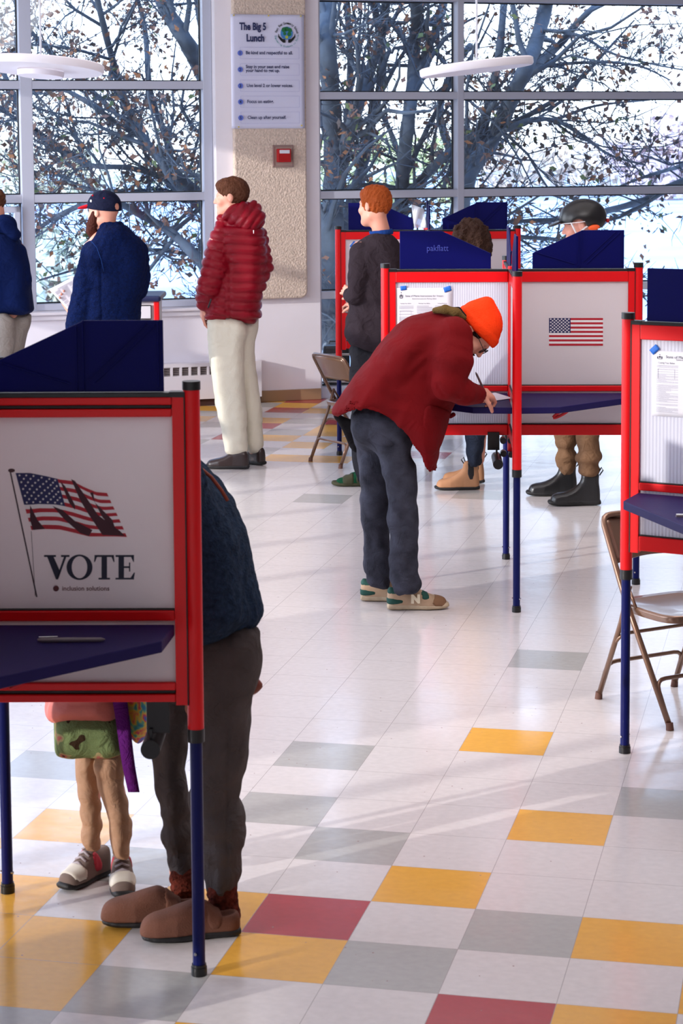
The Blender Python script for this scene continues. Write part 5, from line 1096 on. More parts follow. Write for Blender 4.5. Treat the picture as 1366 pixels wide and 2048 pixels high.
S = SDF(.005); f, l, u = fr_k; S.ell(qk(-.010, 0, .042), (.118, .096, .104), fr_k); S.half(qk(.06, 0, .030), -u+.12*f); S.ell(qk(-.125, 0, .040), (.03, .034, .026), fr_k, op='s'); cp_ = soft(S, 'cap', CAPN, pk)
S = SDF(.004); S.ell(qk(.105, 0, .046), (.082, .076, .012), head_frame(unit(f-.18*u), u)); S.ell(qk(.08, 0, .030), (.06, .06, .014), fr_k, op='s'); S.ell(qk(0, 0, .035), (.098, .08, .1), fr_k, op='s'); soft(S, 'brim', CAPR, cp_)
S = SDF(.004); S.ell(qk(-.01, 0, .143), (.008, .008, .006), fr_k); soft(S, 'cap_button', CAPR, cp_)
for x, y, z in ((-.07, .045, .105), (.03, .065, .11), (-.06, .068, .09)): S = SDF(.003); S.ell(qk(x, y*1.0, z+.004), (.006, .006, .006), fr_k); soft(S, 'eyelet', CAPR, cp_)
S = SDF(.003); S.ell(qk(.028, .0885, .080), (.008, .004, .010), fr_k); soft(S, 'side_mark', FWHITE, cp_)
BRD = cloth('auburn_beard', rgb(70, 32, 24), .7, bump=1, bs=150, sheen=0, stretch=(1, 1, .4))
S = SDF(.005); S.chain([qk(.022, .068, .0), qk(.035, .060, -.055), qk(.075, .03, -.11)], [.016, .032, .040], k=.02); S.chain([qk(.022, -.068, .0), qk(.035, -.060, -.055), qk(.075, -.03, -.11)], [.016, .032, .040], k=.02); S.cone(qk(.098, 0, -.075), qk(.085, 0, -.165), .034, .022, k=.02); soft(S, 'beard', BRD, pk, disp=[folds(.003, 70, (1, 1, .4), 6)])
K = SDF(.012)
for x, y in ((430, Yk), (510, Yk+.08)):
    a = W3(c3, x, 690, y); K.chain([a, a*[1, 1, 0]+zh*.5, a*[1, 1, 0]+zh*.09], [.105, .085, .075], k=.03)
soft(K, 'trousers', cloth('dark_trousers', rgb(40, 42, 52)), pk)
for x, y in ((430, Yk), (510, Yk+.08)): a = W3(c3, x, 690, y); shoe(pk, a*[1, 1, 0]+[.08, -.03, 0], a*[1, 1, 0]+[-.8, .5, 0], UP_SHOE, DBR, BSO, .03)
Q = [W3(c3, *p, Yk+.13) for p in ((202, 494), (307, 440), (345, 530), (285, 582))]
e = thing('ballot_sheet', 'white printed ballot held up in front of the bearded man', 'paper', Q[3])
def qs(a, b, o=0): p = Q[0]*(1-a)*(1-b)+Q[1]*a*(1-b)+Q[2]*a*b+Q[3]*(1-a)*b; return p+np.array([0, .01*math.sin(a*3)*math.sin(b*3)-o, 0])
MB().grid(lambda a, b: qs(a, b), 8, 8).build('sheet', PAPER, e, smooth=True, solid=.0008)
ln = MB(); rnd = random.Random(2)
for k in range(26):
    v = .06+k*.034
    for (a0, a1) in (((.25, .85),) if k < 4 else ((.08, .30), (.38, .62), (.70, .94))):
        if rnd.random() < .85: ln.add([qs(a0, v, .003), qs(a1, v, .003), qs(a1, v+.011, .003), qs(a0, v+.011, .003)], [(0, 1, 2, 3)])
for k in range(30): a = k/30; ln.add([qs(a, .012, .003), qs(a+.018, .012, .003), qs(a+.018, .026, .003), qs(a, .026, .003)], [(0, 1, 2, 3)])
ln.build('printed_lines', INKL, e)

# ---------------------------------------------------------------- hooded man at the left edge
Yh = 14.0; ph = person('person in a navy hooded sweatshirt and grey trousers at the left edge, back turned', 'person', (at(10, 500, Yh)[0], Yh))
BD = SDF(.012); BD.cone(W3(c3, 20, 590, Yh), W3(c3, 0, 340, Yh), .09, .12, (1, .85, 1)); BD.chain([W3(c3, 70, 330, Yh), W3(c3, 90, 470, Yh), W3(c3, -20, 540, Yh+.2)], [.055, .045, .03]); BD.chain([W3(c3, -60, 330, Yh), W3(c3, -80, 470, Yh), W3(c3, -90, 560, Yh+.2)], [.055, .045, .03])
for x in (0, 50): a = W3(c3, x, 640, Yh+(.05 if x else -.05)); BD.chain([a, a*[1, 1, 0]+zh*.5, a*[1, 1, 0]+zh*.1], [.05, .045, .035])
HB = SDF(.008); fr_h = head_frame((-.9, .4, -.3), (-.2, 0, 1)); qq = head(HB, W3(c3, -40, 150, Yh), fr_h, 1.0, neck=W3(c3, 0, 270, Yh)); HN = SDF(.006); hand(HN, W3(c3, -20, 540, Yh+.2), (-1, 0, 0), (0, 0, -1), 1)
soft(join(BD.mesh(), HB.mesh(), HN.mesh()), 'body', SKIN, ph); hairdo(ph, qq, fr_h, HAIRB, seed=9, vox=.008)
SW = cloth('navy_sweatshirt', rgb(6, 22, 66), .9, bump=.3, bs=500, var=.1)
K = SDF(.010); K.poly(WP(c3, [(-90, 260), (20, 250), (80, 285), (104, 335), (118, 400), (126, 470), (124, 500), (134, 550), (143, 588), (100, 603), (-60, 600), (-110, 500)], Yh), Yh, .17, .10, e=2.4, smooth=1)
K.chain([W3(c3, 70, 340, Yh-.02), W3(c3, 92, 450, Yh-.05), W3(c3, 40, 500, Yh-.1)], [.065, .06, .05], k=.01); soft(K, 'sweatshirt', SW, ph, disp=[folds(.007, 10, (1.2, 1, .8), 51), folds(.002, 40, seed=52)])
S = SDF(.008); S.chain([W3(c3, -40, 235, Yh-.05), W3(c3, 25, 225, Yh-.08), W3(c3, 58, 262, Yh-.09)], [.07, .055, .045], k=.03); S.cone(W3(c3, 10, 222, Yh), W3(c3, 46, 204, Yh), .03, .012, k=.03); soft(S, 'hood', SW, ph, disp=folds(.006, 24, seed=53))
GRY = cloth('grey_beige_trousers', rgb(150, 142, 134), .85, bump=.3, bs=400, var=.08)
K = SDF(.010); K.poly(WP(c3, [(-70, 580), (126, 585), (126, 640), (106, 690), (98, 760), (92, 900), (95, 1100), (100, 1150), (20, 1150), (-10, 900), (-60, 700)], Yh+.05), Yh+.05, .10, .09, e=2.3, smooth=1); K.poly(WP(c3, [(-80, 590), (60, 590), (60, 700), (45, 800), (30, 1000), (25, 1160), (-50, 1160), (-60, 900)], Yh-.08), Yh-.08, .09, .08, e=2.3, smooth=1)
soft(K, 'trousers', GRY, ph, disp=[folds(.006, 12, (1, 1, 1.3), 54)])
for u in (60, -10): a = W3(c3, u, 1150, Yh)*[1, 1, 0]; shoe(ph, a+[.1, 0, 0], a+[-1, .4, 0], UP_SHOE, DBR, BSO)

# ---------------------------------------------------------------- ginger haired man in charcoal shirt
c4 = Zf(640, 340, 1.8815)
Yg = 13.15; pg_ = person('young man with short ginger hair in a charcoal long sleeved shirt', 'person', (at(755, 500, Yg)[0], Yg))
BD = SDF(.012); BD.cone(W3(c4, 220, 680, Yg), W3(c4, 215, 330, Yg), .10, .13, (1, 1, 1)); BD.cone(W3(c4, 150, 300, Yg), W3(c4, 280, 300, Yg), .055, .055)
BD.chain([W3(c4, 155, 300, Yg-.1), W3(c4, 145, 470, Yg-.12), W3(c4, 110, 470, Yg+.0)], [.05, .042, .028]); BD.chain([W3(c4, 280, 300, Yg+.1), W3(c4, 290, 440, Yg+.2), W3(c4, 130, 505, Yg+.12)], [.05, .042, .028])
for x, y in ((155, Yg-.03), (185, Yg+.05)): a = W3(c4, x, 690, y); BD.chain([a, a*[1, 1, 0]+zh*.5, a*[1, 1, 0]+zh*.1], [.045, .04, .034])
HB = SDF(.006); fr_g = head_frame((-.78, .62, -.03), (.03, 0, 1)); qg = head(HB, W3(c4, 205, 140, Yg), fr_g, 1.0, neck=W3(c4, 235, 250, Yg), neck_r=.051)
HN = SDF(.0045); hand(HN, W3(c4, 122, 462, Yg-.02), (-.8, .6, .25), (.3, 1, -.2), 1, curl=1.5, s=.85); hand(HN, W3(c4, 140, 506, Yg+.08), (-.8, .6, .1), (.3, .3, -1), 1, curl=1.5, s=.85)
soft(join(BD.mesh(), HB.mesh(), HN.mesh()), 'body', SKIN, pg_)
hairdo(pg_, qg, fr_g, cloth('ginger_hair', rgb(158, 74, 30), .6, bump=1, bs=130, sheen=0, stretch=(1, 1, .4)), top=.014, back=-.055, seed=15)
CHR = cloth('charcoal_jersey', rgb(44, 36, 42), .9, bump=.2, bs=600, var=.06)
K = SDF(.009); K.poly(WP(c4, [(165, 258), (200, 234), (262, 236), (300, 272), (318, 320), (322, 450), (318, 600), (310, 700), (190, 692), (92, 648), (102, 560), (115, 480), (120, 400), (120, 320), (135, 280)], Yg), Yg, .17, .11, e=2.4, smooth=1)
K.chain([W3(c4, 150, 310, Yg-.1), W3(c4, 142, 400, Yg-.14), W3(c4, 134, 478, Yg-.14), W3(c4, 112, 468, Yg-.03)], [.06, .062, .058, .04], k=.012); K.chain([W3(c4, 290, 310, Yg+.1), W3(c4, 295, 420, Yg+.2), W3(c4, 140, 500, Yg+.1)], [.06, .055, .038], k=.015)
K.cone(W3(c4, 225, 205, Yg), W3(c4, 232, 250, Yg), .062, .066, op='s')
sh_ = soft(K, 'shirt', CHR, pg_, disp=[folds(.006, 12, (1.2, 1, .8), 61), folds(.002, 45, seed=62), hemf(1.12, .006, 0, 63)])
S = SDF(.005); S.cone(W3(c4, 228, 226, Yg), W3(c4, 230, 236, Yg), .072, .076); S.cone(W3(c4, 228, 205, Yg), W3(c4, 229, 245, Yg), .062, .066, op='s'); S.half(W3(c4, 225, 225, Yg), zh+np.array([-.1, 0, 0])); S.half(W3(c4, 225, 242, Yg), -zh); soft(S, 'inner_collar', cloth('blue_tee', rgb(28, 62, 130)), pg_)
K = SDF(.010); K.poly(WP(c4, [(108, 640), (200, 660), (300, 680), (290, 760), (240, 900), (200, 1100), (190, 1170), (125, 1170), (118, 1000), (112, 800)], Yg), Yg, .13, .07, e=2.3, smooth=1); soft(K, 'trousers', cloth('black_trousers', rgb(30, 30, 36), var=.2, vs=14), pg_, disp=folds(.006, 14, seed=64))
SAN = mat('olive_sandal', rgb(60, 60, 34), .7); SOCK = cloth('green_sock', rgb(30, 84, 56), .9)
h = ground(752, 972); s_ = shoe(pg_, h, h+np.array([-1, .05, 0]), [(-.0, .02), (0, .05), (.03, .09), (.08, .10), (.13, .075), (.2, .055), (.27, .04), (.28, .02)], SOCK, SAN, .034, L=.275, patches=[([(.15, .0), (.15, .12), (.215, .12), (.215, 0)], SAN, .006), ([(.08, .0), (.06, .13), (.12, .13), (.125, 0)], SAN, .006)])
h = ground(775, 962); shoe(pg_, h, h+np.array([-1, .15, 0]), [(-.0, .02), (0, .05), (.03, .09), (.08, .10), (.13, .075), (.2, .055), (.27, .04), (.28, .02)], SOCK, SAN, .034, L=.275)

# ---------------------------------------------------------------- curly haired person behind the middle booth
Yc_ = 12.95; pc = person('person with curly brown hair, mustard jacket and tan ankle boots behind the middle booth', 'person', (at(935, 600, Yc_)[0], Yc_))
BD = SDF(.012); bx = at(950, 560, Yc_)[0]
def B_(x, y, z): return np.array([bx+x, Yc_+y, z])
BD.cone(B_(0, 0, .85), B_(0, 0, 1.25), .11, .13, (1.1, .9, 1)); BD.chain([B_(-.14, 0, 1.3), B_(-.19, 0, 1.05), B_(-.30, .05, 1.05)], [.045, .04, .028]); BD.chain([B_(.14, .1, 1.3), B_(.16, .1, 1.05), B_(-.05, .15, 1.05)], [.045, .04, .028])
for u, y in ((592, -.04), (612, .12)): BD.chain([B_(0, y, .85), W3(c4, u, 900, Yc_+y), W3(c4, u-12, 1090, Yc_+y)], [.05, .04, .032])
HB = SDF(.007); fr_c = head_frame((-.88, .30, -.25), (-.15, 0, 1)); qc = head(HB, W3(c4, 560, 275, Yc_), fr_c, .97, neck=B_(0, 0, 1.32)); HN = SDF(.006); hand(HN, B_(-.30, .05, 1.05), (-1, 0, 0), (0, 0, -1), 1); hand(HN, B_(-.05, .15, 1.05), (-1, 0, 0), (0, 0, -1), 1)
soft(join(BD.mesh(), HB.mesh(), HN.mesh()), 'body', SKIN, pc)
S = SDF(.006); S.ell(qc(-.02, 0, .035), (.118, .105, .105), fr_c, k=.03); S.ell(qc(-.06, 0, -.05), (.07, .09, .09), fr_c, k=.04); S.ell(qc(.12, 0, -.04), (.08, .12, .095), fr_c, op='ss', k=.01)
rnd = random.Random(5)
for k in range(60):
    a, b = rnd.uniform(0, 6.28), rnd.uniform(-.2, 1.5); v = np.array([math.cos(a)*math.cos(b)*.11-.02, math.sin(a)*math.cos(b)*.1, math.sin(b)*.10+.035])
    if v[0] < .07 or v[2] > .09: S.cone(qc(*v), qc(*(v+[rnd.gauss(0, .015), rnd.gauss(0, .015), rnd.gauss(0, .012)])), .013, .009, k=.008)
soft(S, 'hair', cloth('dark_curly_hair', rgb(62, 42, 34), .6, bump=1, bs=110, sheen=0), pc, disp=[folds(.006, 70, seed=7), folds(.003, 130, seed=8)])
MUS = cloth('mustard_jacket', rgb(196, 138, 30)); K = SDF(.012); K.chain([B_(0, .02, .86), B_(0, .02, 1.12), B_(0, .02, 1.30)], [.13, .14, .12], sc=(1, 1, 1)); K.chain([B_(-.14, 0, 1.3), B_(-.19, 0, 1.07), B_(-.27, .05, 1.06)], [.06, .055, .04]); K.chain([B_(.12, .08, 1.3), B_(.14, .1, 1.07), B_(-.0, .15, 1.06)], [.06, .055, .04]); K.cone(B_(0.0, 0, 1.36), B_(-.01, 0, 1.42), .075, .06, k=.03); soft(K, 'jacket', MUS, pc, disp=folds(.006, 14, seed=9))
K = SDF(.009); K.poly(WP(c4, [(540, 700), (660, 700), (640, 900), (622, 1000), (612, 1060), (600, 1120), (555, 1118), (548, 1040), (545, 900)], Yc_-.04), Yc_-.04, .075, .06, smooth=1); K.poly(WP(c4, [(580, 700), (680, 700), (650, 900), (618, 1000), (614, 1060), (608, 1110), (575, 1110), (580, 900)], Yc_+.12), Yc_+.12, .07, .055, smooth=1); soft(K, 'jeans', cloth('dark_blue_jeans', rgb(34, 40, 54), var=.2, vs=15), pc, disp=folds(.004, 18, (1, 1, 1.6), 10))
TB = mat('tan_nubuck', rgb(172, 124, 88), .8, var=.08, vscale=20)
def tabs(u, xf):
    MB().tube(xf(np.array([(-.002, 0, .15), (-.022, 0, .175), (-.014, .0, .19), (.004, 0, .165)])), .004, 6).build('pull_tab', BLACK, u, smooth=True); MB().tube(xf(np.array([(.095, 0, .15), (.115, 0, .175), (.10, .0, .19), (.09, 0, .165)])), .004, 6).build('pull_tab', BLACK, u, smooth=True)
GORE = [([(.03, .06), (.035, .18), (.078, .18), (.072, .06)], BLACK, .001)]
h = ground(957, 979); shoe(pc, h, h+np.array([-1, -.02, 0]), UP_BOOT, TB, BSO, .028, L=.27, patches=GORE, extra=tabs); h = ground(967, 966); shoe(pc, h, h+np.array([-1, .05, 0]), UP_BOOT, TB, BSO, .028, L=.265, patches=GORE, extra=tabs)

# ---------------------------------------------------------------- person in a black helmet
Yq = 12.45; pq = person('person in a matte black bike helmet, brown trousers and black boots behind the middle booth', 'person', (at(1165, 600, Yq)[0], Yq))
bx = at(1165, 560, Yq)[0]
def B2(x, y, z): return np.array([bx+x, Yq+y, z])
BD = SDF(.012); BD.cone(B2(0, 0, .9), B2(0, 0, 1.38), .12, .15, (1.1, .9, 1)); BD.chain([B2(-.16, 0, 1.42), B2(-.22, 0, 1.12), B2(-.38, .02, 1.1)], [.05, .045, .03]); BD.chain([B2(.16, .1, 1.42), B2(.18, .1, 1.12), B2(-.05, .15, 1.1)], [.05, .045, .03])
for u, y in ((925, .12), (1008, -.03)): BD.chain([B2(0, y, .9), W3(c4, u, 900, Yq+y), W3(c4, u, 1085, Yq+y)], [.05, .04, .03])
HB = SDF(.006); fr_q = head_frame((-.97, .10, -.12), (-.08, 0, 1)); qq2 = head(HB, W3(c4, 985, 215, Yq), fr_q, 1.0, neck=B2(.01, 0, 1.46)); HN = SDF(.006); hand(HN, B2(-.38, .02, 1.1), (-1, 0, 0), (0, 0, -1), 1); hand(HN, B2(-.05, .15, 1.1), (-1, 0, 0), (0, 0, -1), 1)
soft(join(BD.mesh(), HB.mesh(), HN.mesh()), 'body', mat('pink_skin', rgb(226, 160, 140), .5, sss=.1), pq)
HEL = mat('matte_black_helmet', rgb(15, 15, 17), .36, coat=.1)
S = SDF(.005); S.ell(qq2(-.012, 0, .055), (.140, .112, .112), fr_q); S.ell(qq2(-.01, 0, .03), (.112, .088, .11), fr_q, op='s'); f, l, u = fr_q
S.half(qq2(0, 0, .012), -u+.22*f)
S.ell(qq2(.02, .11, .0), (.05, .06, .055), fr_q, op='ss', k=.01); S.ell(qq2(.02, -.11, .0), (.05, .06, .055), fr_q, op='ss', k=.01)
for sd in (-.035, .035, 0): S.ell(qq2(-.01, sd, .165), (.045, .006, .02), fr_q, op='s')
hl = soft(S, 'helmet', HEL, pq)
S = SDF(.004); S.ell(qq2(.148, 0, .040), (.050, .085, .011), head_frame(unit(f-.25*u), u)); soft(S, 'visor', HEL, hl)
m = MB()
for sd in (-1, 1): m.tube([qq2(.06, sd*.092, .04), qq2(.035, sd*.088, -.03), qq2(.05, sd*.05, -.10), qq2(.055, 0, -.115)], .005, 6, flat=.3)
for sd in (-1, 1): m.tube([qq2(-.09, sd*.085, .03), qq2(-.02, sd*.094, .0), qq2(.032, sd*.088, -.035)], .005, 6, flat=.3)
m.tube([qq2(.125*math.cos(a), .108*math.sin(a), .036) for a in np.linspace(0, 6.28, 30)], .0025, 6); m.build('strap', FWHITE, hl, smooth=True)
S = SDF(.004); S.ell(qq2(-.07, -.095, -.005), (.035, .010, .016), fr_q); S.ell(qq2(-.07, .095, -.005), (.035, .010, .016), fr_q); soft(S, 'strap_pad', mat('orange_pad', rgb(240, 90, 30), .6), hl)
S = SDF(.004); S.ell(qq2(-.155, 0, .02), (.012, .02, .014), fr_q); soft(S, 'rear_light', mat('rear_light_red', rgb(170, 20, 24), .3), hl)
K = SDF(.012); JQ = cloth('dark_green_jacket', rgb(46, 54, 50)); K.chain([B2(0, 0, .92), B2(0, 0, 1.15), B2(0, 0, 1.38)], [.14, .15, .13], sc=(1.1, 1, 1)); K.chain([B2(-.16, 0, 1.40), B2(-.22, 0, 1.13), B2(-.36, .02, 1.11)], [.065, .06, .042]); K.chain([B2(.15, .1, 1.40), B2(.17, .1, 1.13), B2(-.0, .15, 1.11)], [.065, .06, .042]); soft(K, 'jacket', JQ, pq, disp=folds(.006, 14, seed=9))
BRN = cloth('brown_canvas_trousers', rgb(112, 84, 62), .85, bump=.4, bs=300, var=.18, vs=12)
K = SDF(.009); K.poly(WP(c4, [(865, 760), (985, 760), (960, 1000), (962, 1080), (970, 1110), (955, 1155), (905, 1150), (893, 1105), (890, 1050), (876, 1000)], Yq+.12), Yq+.12, .08, .06, smooth=1); K.poly(WP(c4, [(950, 760), (1070, 760), (1054, 900), (1052, 1050), (1052, 1110), (1035, 1170), (985, 1160), (966, 1115), (972, 1040), (962, 1000)], Yq-.03), Yq-.03, .08, .06, smooth=1); soft(K, 'trousers', BRN, pq, disp=[folds(.006, 16, (1, 1, 1.6), 71), hemf(.24, .014, 0, 72)])
BB = mat('black_boot_leather', rgb(22, 22, 24), .38, coat=.15, bump=.1, bscale=50)
h = ground(1198, 1010); shoe(pq, h, h+np.array([-1, -.04, 0]), UP_BOOT, BB, BSO, .032, L=.30, extra=tabs); h = ground(1152, 991); shoe(pq, h, h+np.array([-1, .02, 0]), UP_BOOT, BB, BSO, .032, L=.30, extra=tabs)

# ---------------------------------------------------------------- person in a blue grey fleece behind the nearest booth
c6 = Zf(0, 620, 2.4375); c7 = Zf(0, 1360, 2.439)
Yn = 5.80; pn_ = person('person in dark blue fleece and brown clogs leaning over the nearest booth from behind', 'person', (at(460, 1400, Yn)[0], Yn))
BD = SDF(.012); BD.cone(W3(c6, 1080, 1500, Yn), W3(c6, 990, 1050, Yn), .085, .085); BD.cone(W3(c6, 990, 1050, Yn), W3(c6, 850, 850, Yn), .085, .06)
BD.chain([W3(c6, 860, 860, Yn-.17), W3(c6, 800, 1150, Yn-.17), W3(c6, 560, 1290, Yn-.05)], [.055, .045, .03]); BD.chain([W3(c6, 860, 860, Yn+.17), W3(c6, 800, 1150, Yn+.17), W3(c6, 560, 1290, Yn+.1)], [.055, .045, .03])
BD.chain([W3(c7, 1095, -80, Yn-.04), W3(c7, 1060, 500, Yn-.04), W3(c7, 1090, 1040, Yn-.06)], [.06, .05, .035]); BD.chain([W3(c7, 960, -160, Yn+.08), W3(c7, 830, 300, Yn+.13), W3(c7, 880, 980, Yn+.12)], [.045, .035, .03])
HB = SDF(.008); fr_n = head_frame((-.75, -.0, -.66), (-.66, 0, .75)); qn = head(HB, W3(c6, 600, 740, Yn), fr_n, 1.0, neck=W3(c6, 780, 790, Yn)); HN = SDF(.006); hand(HN, W3(c6, 560, 1290, Yn-.05), (-1, 0, -.1), (0, 0, -1), 1); hand(HN, W3(c6, 560, 1290, Yn+.1), (-1, 0, -.1), (0, 0, -1), -1)
soft(join(BD.mesh(), HB.mesh(), HN.mesh()), 'body', SKIN, pn_); hairdo(pn_, qn, fr_n, HAIRB, seed=30, vox=.008)
FL2 = cloth('blue_grey_pile_fleece', rgb(38, 54, 76), .95, bump=1, bs=160, var=.3, vs=60)
K = SDF(.008); K.poly(WP(c6, [(800, 720), (920, 700), (985, 735), (1040, 800), (1110, 915), (1150, 1020), (1188, 1110), (1206, 1230), (1232, 1340), (1266, 1425), (1268, 1470), (1240, 1520), (1150, 1575), (1060, 1610), (930, 1620), (830, 1500), (800, 1300), (760, 1050), (740, 850)], Yn), Yn, .20, .13, e=2.3, smooth=1)
K.chain([W3(c6, 860, 860, Yn-.17), W3(c6, 820, 1150, Yn-.17), W3(c6, 620, 1270, Yn-.05)], [.08, .075, .05]); K.chain([W3(c6, 860, 860, Yn+.17), W3(c6, 820, 1150, Yn+.17), W3(c6, 620, 1270, Yn+.1)], [.08, .075, .05])
f_ = soft(K, 'fleece', FL2, pn_, disp=[folds(.010, 11, (1.4, 1, .7), 81), folds(.0022, 90, seed=82)])
MB().tube([W3(c6, u, v, Yn-.10) for u, v in ((975, 770), (1030, 815), (1080, 880), (1110, 930))], .005, 6).build('trim_piping', mat('rust_piping', rgb(140, 60, 36), .7), f_, smooth=True)
GT = cloth('charcoal_trousers', rgb(84, 77, 76), .9, bump=.3, bs=400, var=.2, vs=8)
K = SDF(.008)
K.poly(WP(c7, [(930, -250), (1100, -270), (1255, -270), (1265, -150), (1258, 0), (1240, 150), (1228, 280), (1205, 420), (1165, 520), (1163, 640), (1172, 760), (1178, 880), (1168, 980), (1148, 1062), (1080, 1070), (1012, 1060), (985, 900), (950, 650), (935, 400), (925, 100)], Yn-.04), Yn-.04, .095, .09, e=2.3, smooth=1)
K.poly(WP(c7, [(760, -150), (960, -250), (930, 100), (900, 300), (912, 500), (935, 800), (945, 1000), (860, 990), (838, 910), (802, 760), (772, 590), (738, 400), (735, 150)], Yn+.12), Yn+.12, .085, .08, e=2.3, smooth=1, k=.01)
tr_ = soft(K, 'trousers', GT, pn_, disp=[folds(.006, 11, (1, 1, 1.4), 83), folds(.005, 26, (1.2, 1, .8), 86), hemf(.25, .008, 0, 84), folds(.002, 45, seed=85), lambda V, N: -.006*np.exp(-((V[:, 0]-W3(c7, 1125, 500, Yn)[0]+.02*(.5-V[:, 2]))/.005)**2)*(N[:, 1] < 0)])
CLG = mat('brown_suede_clog', rgb(102, 62, 46), .85, bump=.25, bscale=250, var=.1, vscale=25); SOCKP = cloth('patterned_sock', rgb(92, 40, 30), .95, bump=1, bs=120, var=.6, vs=60)
def buckle(u, xf):
    MB().tube(xf(np.array([(.075, -.046, .062), (.095, -.046, .075), (.105, -.047, .055), (.085, -.047, .045), (.075, -.046, .062)])), .003, 6).build('buckle', mat('buckle_bronze', rgb(90, 60, 44), .4, metal=.8) if 'buckle_bronze' not in bpy.data.materials else bpy.data.materials['buckle_bronze'], u, smooth=True)
STR = [([(.05, .03), (.06, .10), (.10, .11), (.095, .03)], CLG, .003)]
for (hx, hy), (tx_, ty), Yq_ in (((475, 1868), (303, 1882), 0), ((395, 1846), (245, 1850), 0)):
    h, t = ground(hx, hy), ground(tx_, ty); shoe(pn_, h, t, UP_CLOG, CLG, BSO, .026, L=.262 if hx > 400 else .262, patches=STR, extra=buckle, side=1, wd=1.08, zsc=1.25, opening=True)
for u, v, y in ((1085, 1100, Yn-.08), (900, 1030, Yn+.08)): S = SDF(.006); S.chain([W3(c7, u, v-60, y), W3(c7, u+10, v+40, y), W3(c7, u-30, v+75, y)], [.043, .04, .042], k=.02); soft(S, 'sock', SOCKP, pn_, disp=folds(.002, 60, (1, 1, 3), 4))
Q = [W3(c7, *p, Yn+.05) for p in ((1236, -30), (1268, 0), (1287, 28), (1262, 58), (1238, 72), (1200, 80), (1180, -10))]
S = SDF(.005); S.poly([(p[0], p[2]) for p in Q], Yn+.05, .02, .02, smooth=1); o = soft(S, 'leather_pouch', mat('rust_leather', rgb(122, 54, 38), .5), None); settags(o, 'small rust brown leather pouch at the hip behind the charcoal trousers', 'pouch')

# ---------------------------------------------------------------- child
Ych = 6.02; pj = person('small child in a pink puffer jacket, green skirt and cream leggings behind the nearest booth', 'child', (at(200, 1700, Ych)[0], Ych))
bx = at(195, 1500, Ych)[0]
def B3(x, y, z): return np.array([bx+x, Ych+y, z])
BD = SDF(.010); BD.cone(B3(0, 0, .50), B3(0, 0, .78), .065, .075); BD.chain([B3(-.10, 0, .80), B3(-.14, .0, .66), B3(-.09, .10, .74)], [.032, .028, .022]); BD.chain([B3(.10, 0, .80), B3(.14, .0, .66), B3(.09, .10, .74)], [.032, .028, .022])
legs = (([(425, 340), (440, 560), (445, 790)], Ych+.03), ([(537, 340), (562, 560), (588, 820)], Ych-.02))
for P, y in legs: BD.chain([W3(c7, *p, y) for p in P], [.030, .027, .021])
HB = SDF(.007); fr_j = head_frame((0, -1, -.1), (0, 0, 1)); qj = head(HB, B3(0, -.01, .98), fr_j, .86, neck=B3(0, 0, .82), neck_r=.045); HN = SDF(.005); hand(HN, B3(-.09, .10, .74), (.2, 1, .5), (1, 0, 0), 1, s=.65); hand(HN, B3(.09, .10, .74), (-.2, 1, .5), (-1, 0, 0), 1, s=.65)
soft(join(BD.mesh(), HB.mesh(), HN.mesh()), 'body', SKIN, pj); hairdo(pj, qj, fr_j, HAIRB, seed=40, vox=.008)
PNK = mat('pink_nylon', rgb(214, 118, 108), .45, bump=.2, bscale=50)
K = SDF(.008); K.poly(WP(c7, [(250, -500), (400, -620), (560, -500), (600, -250), (598, 120), (585, 205), (480, 225), (340, 210), (238, 190), (232, 120), (240, -250)], Ych-.01), Ych-.01, .12, .10, e=2.4, smooth=1); K.chain([B3(-.12, 0, .80), B3(-.15, .0, .66), B3(-.09, .10, .73)], [.055, .05, .038]); K.chain([B3(.12, 0, .80), B3(.15, .0, .66), B3(.09, .10, .73)], [.055, .05, .038])
soft(K, 'puffer_jacket', PNK, pj, disp=[lambda V, N: .012*np.abs(np.sin(np.pi*V[:, 2]/.085))**.5-.008, folds(.003, 60, (1, 1, .3), 91)])
def skirt_mat():
    m = cloth('green_print_skirt', rgb(120, 138, 92)); nt = m.node_tree; p = nt.nodes['Principled BSDF']; tc = nt.nodes.new('ShaderNodeTexCoord'); n = nt.nodes.new('ShaderNodeTexNoise'); n.inputs['Scale'].default_value = 17; n.inputs['Detail'].default_value = 1.5
    r = nt.nodes.new('ShaderNodeValToRGB'); r.color_ramp.interpolation = 'CONSTANT'; els = r.color_ramp.elements; els[0].position = 0; els[0].color = rgb(60, 44, 30)
    els[1].position = .36; els[1].color = rgb(120, 138, 92)
    for p_, c in ((.60, rgb(178, 166, 120)), (.66, rgb(196, 120, 110)), (.70, rgb(70, 40, 34))): e_ = els.new(p_); e_.color = c
    nt.links.new(tc.outputs['Object'], n.inputs[0]); nt.links.new(n.outputs[0], r.inputs[0]); nt.links.new(r.outputs[0], p.inputs['Base Color']); return m
K = SDF(.007); K.poly(WP(c7, [(262, 100), (590, 100), (640, 260), (650, 310), (600, 345), (520, 366), (420, 362), (330, 352), (270, 338), (264, 250)], Ych), Ych, .135, .07, e=2.6, smooth=1); K.cone(B3(0, 0, .30), B3(0, 0, .44), .11, .10, (1.1, .9, 1), op='s'); soft(K, 'skirt', skirt_mat(), pj, disp=folds(.005, 14, (1.4, 1, .2), 92))
LEG = cloth('cream_leggings', rgb(172, 136, 110), .85, bump=.2, bs=500, var=.05, wr=.35, wrs=16)
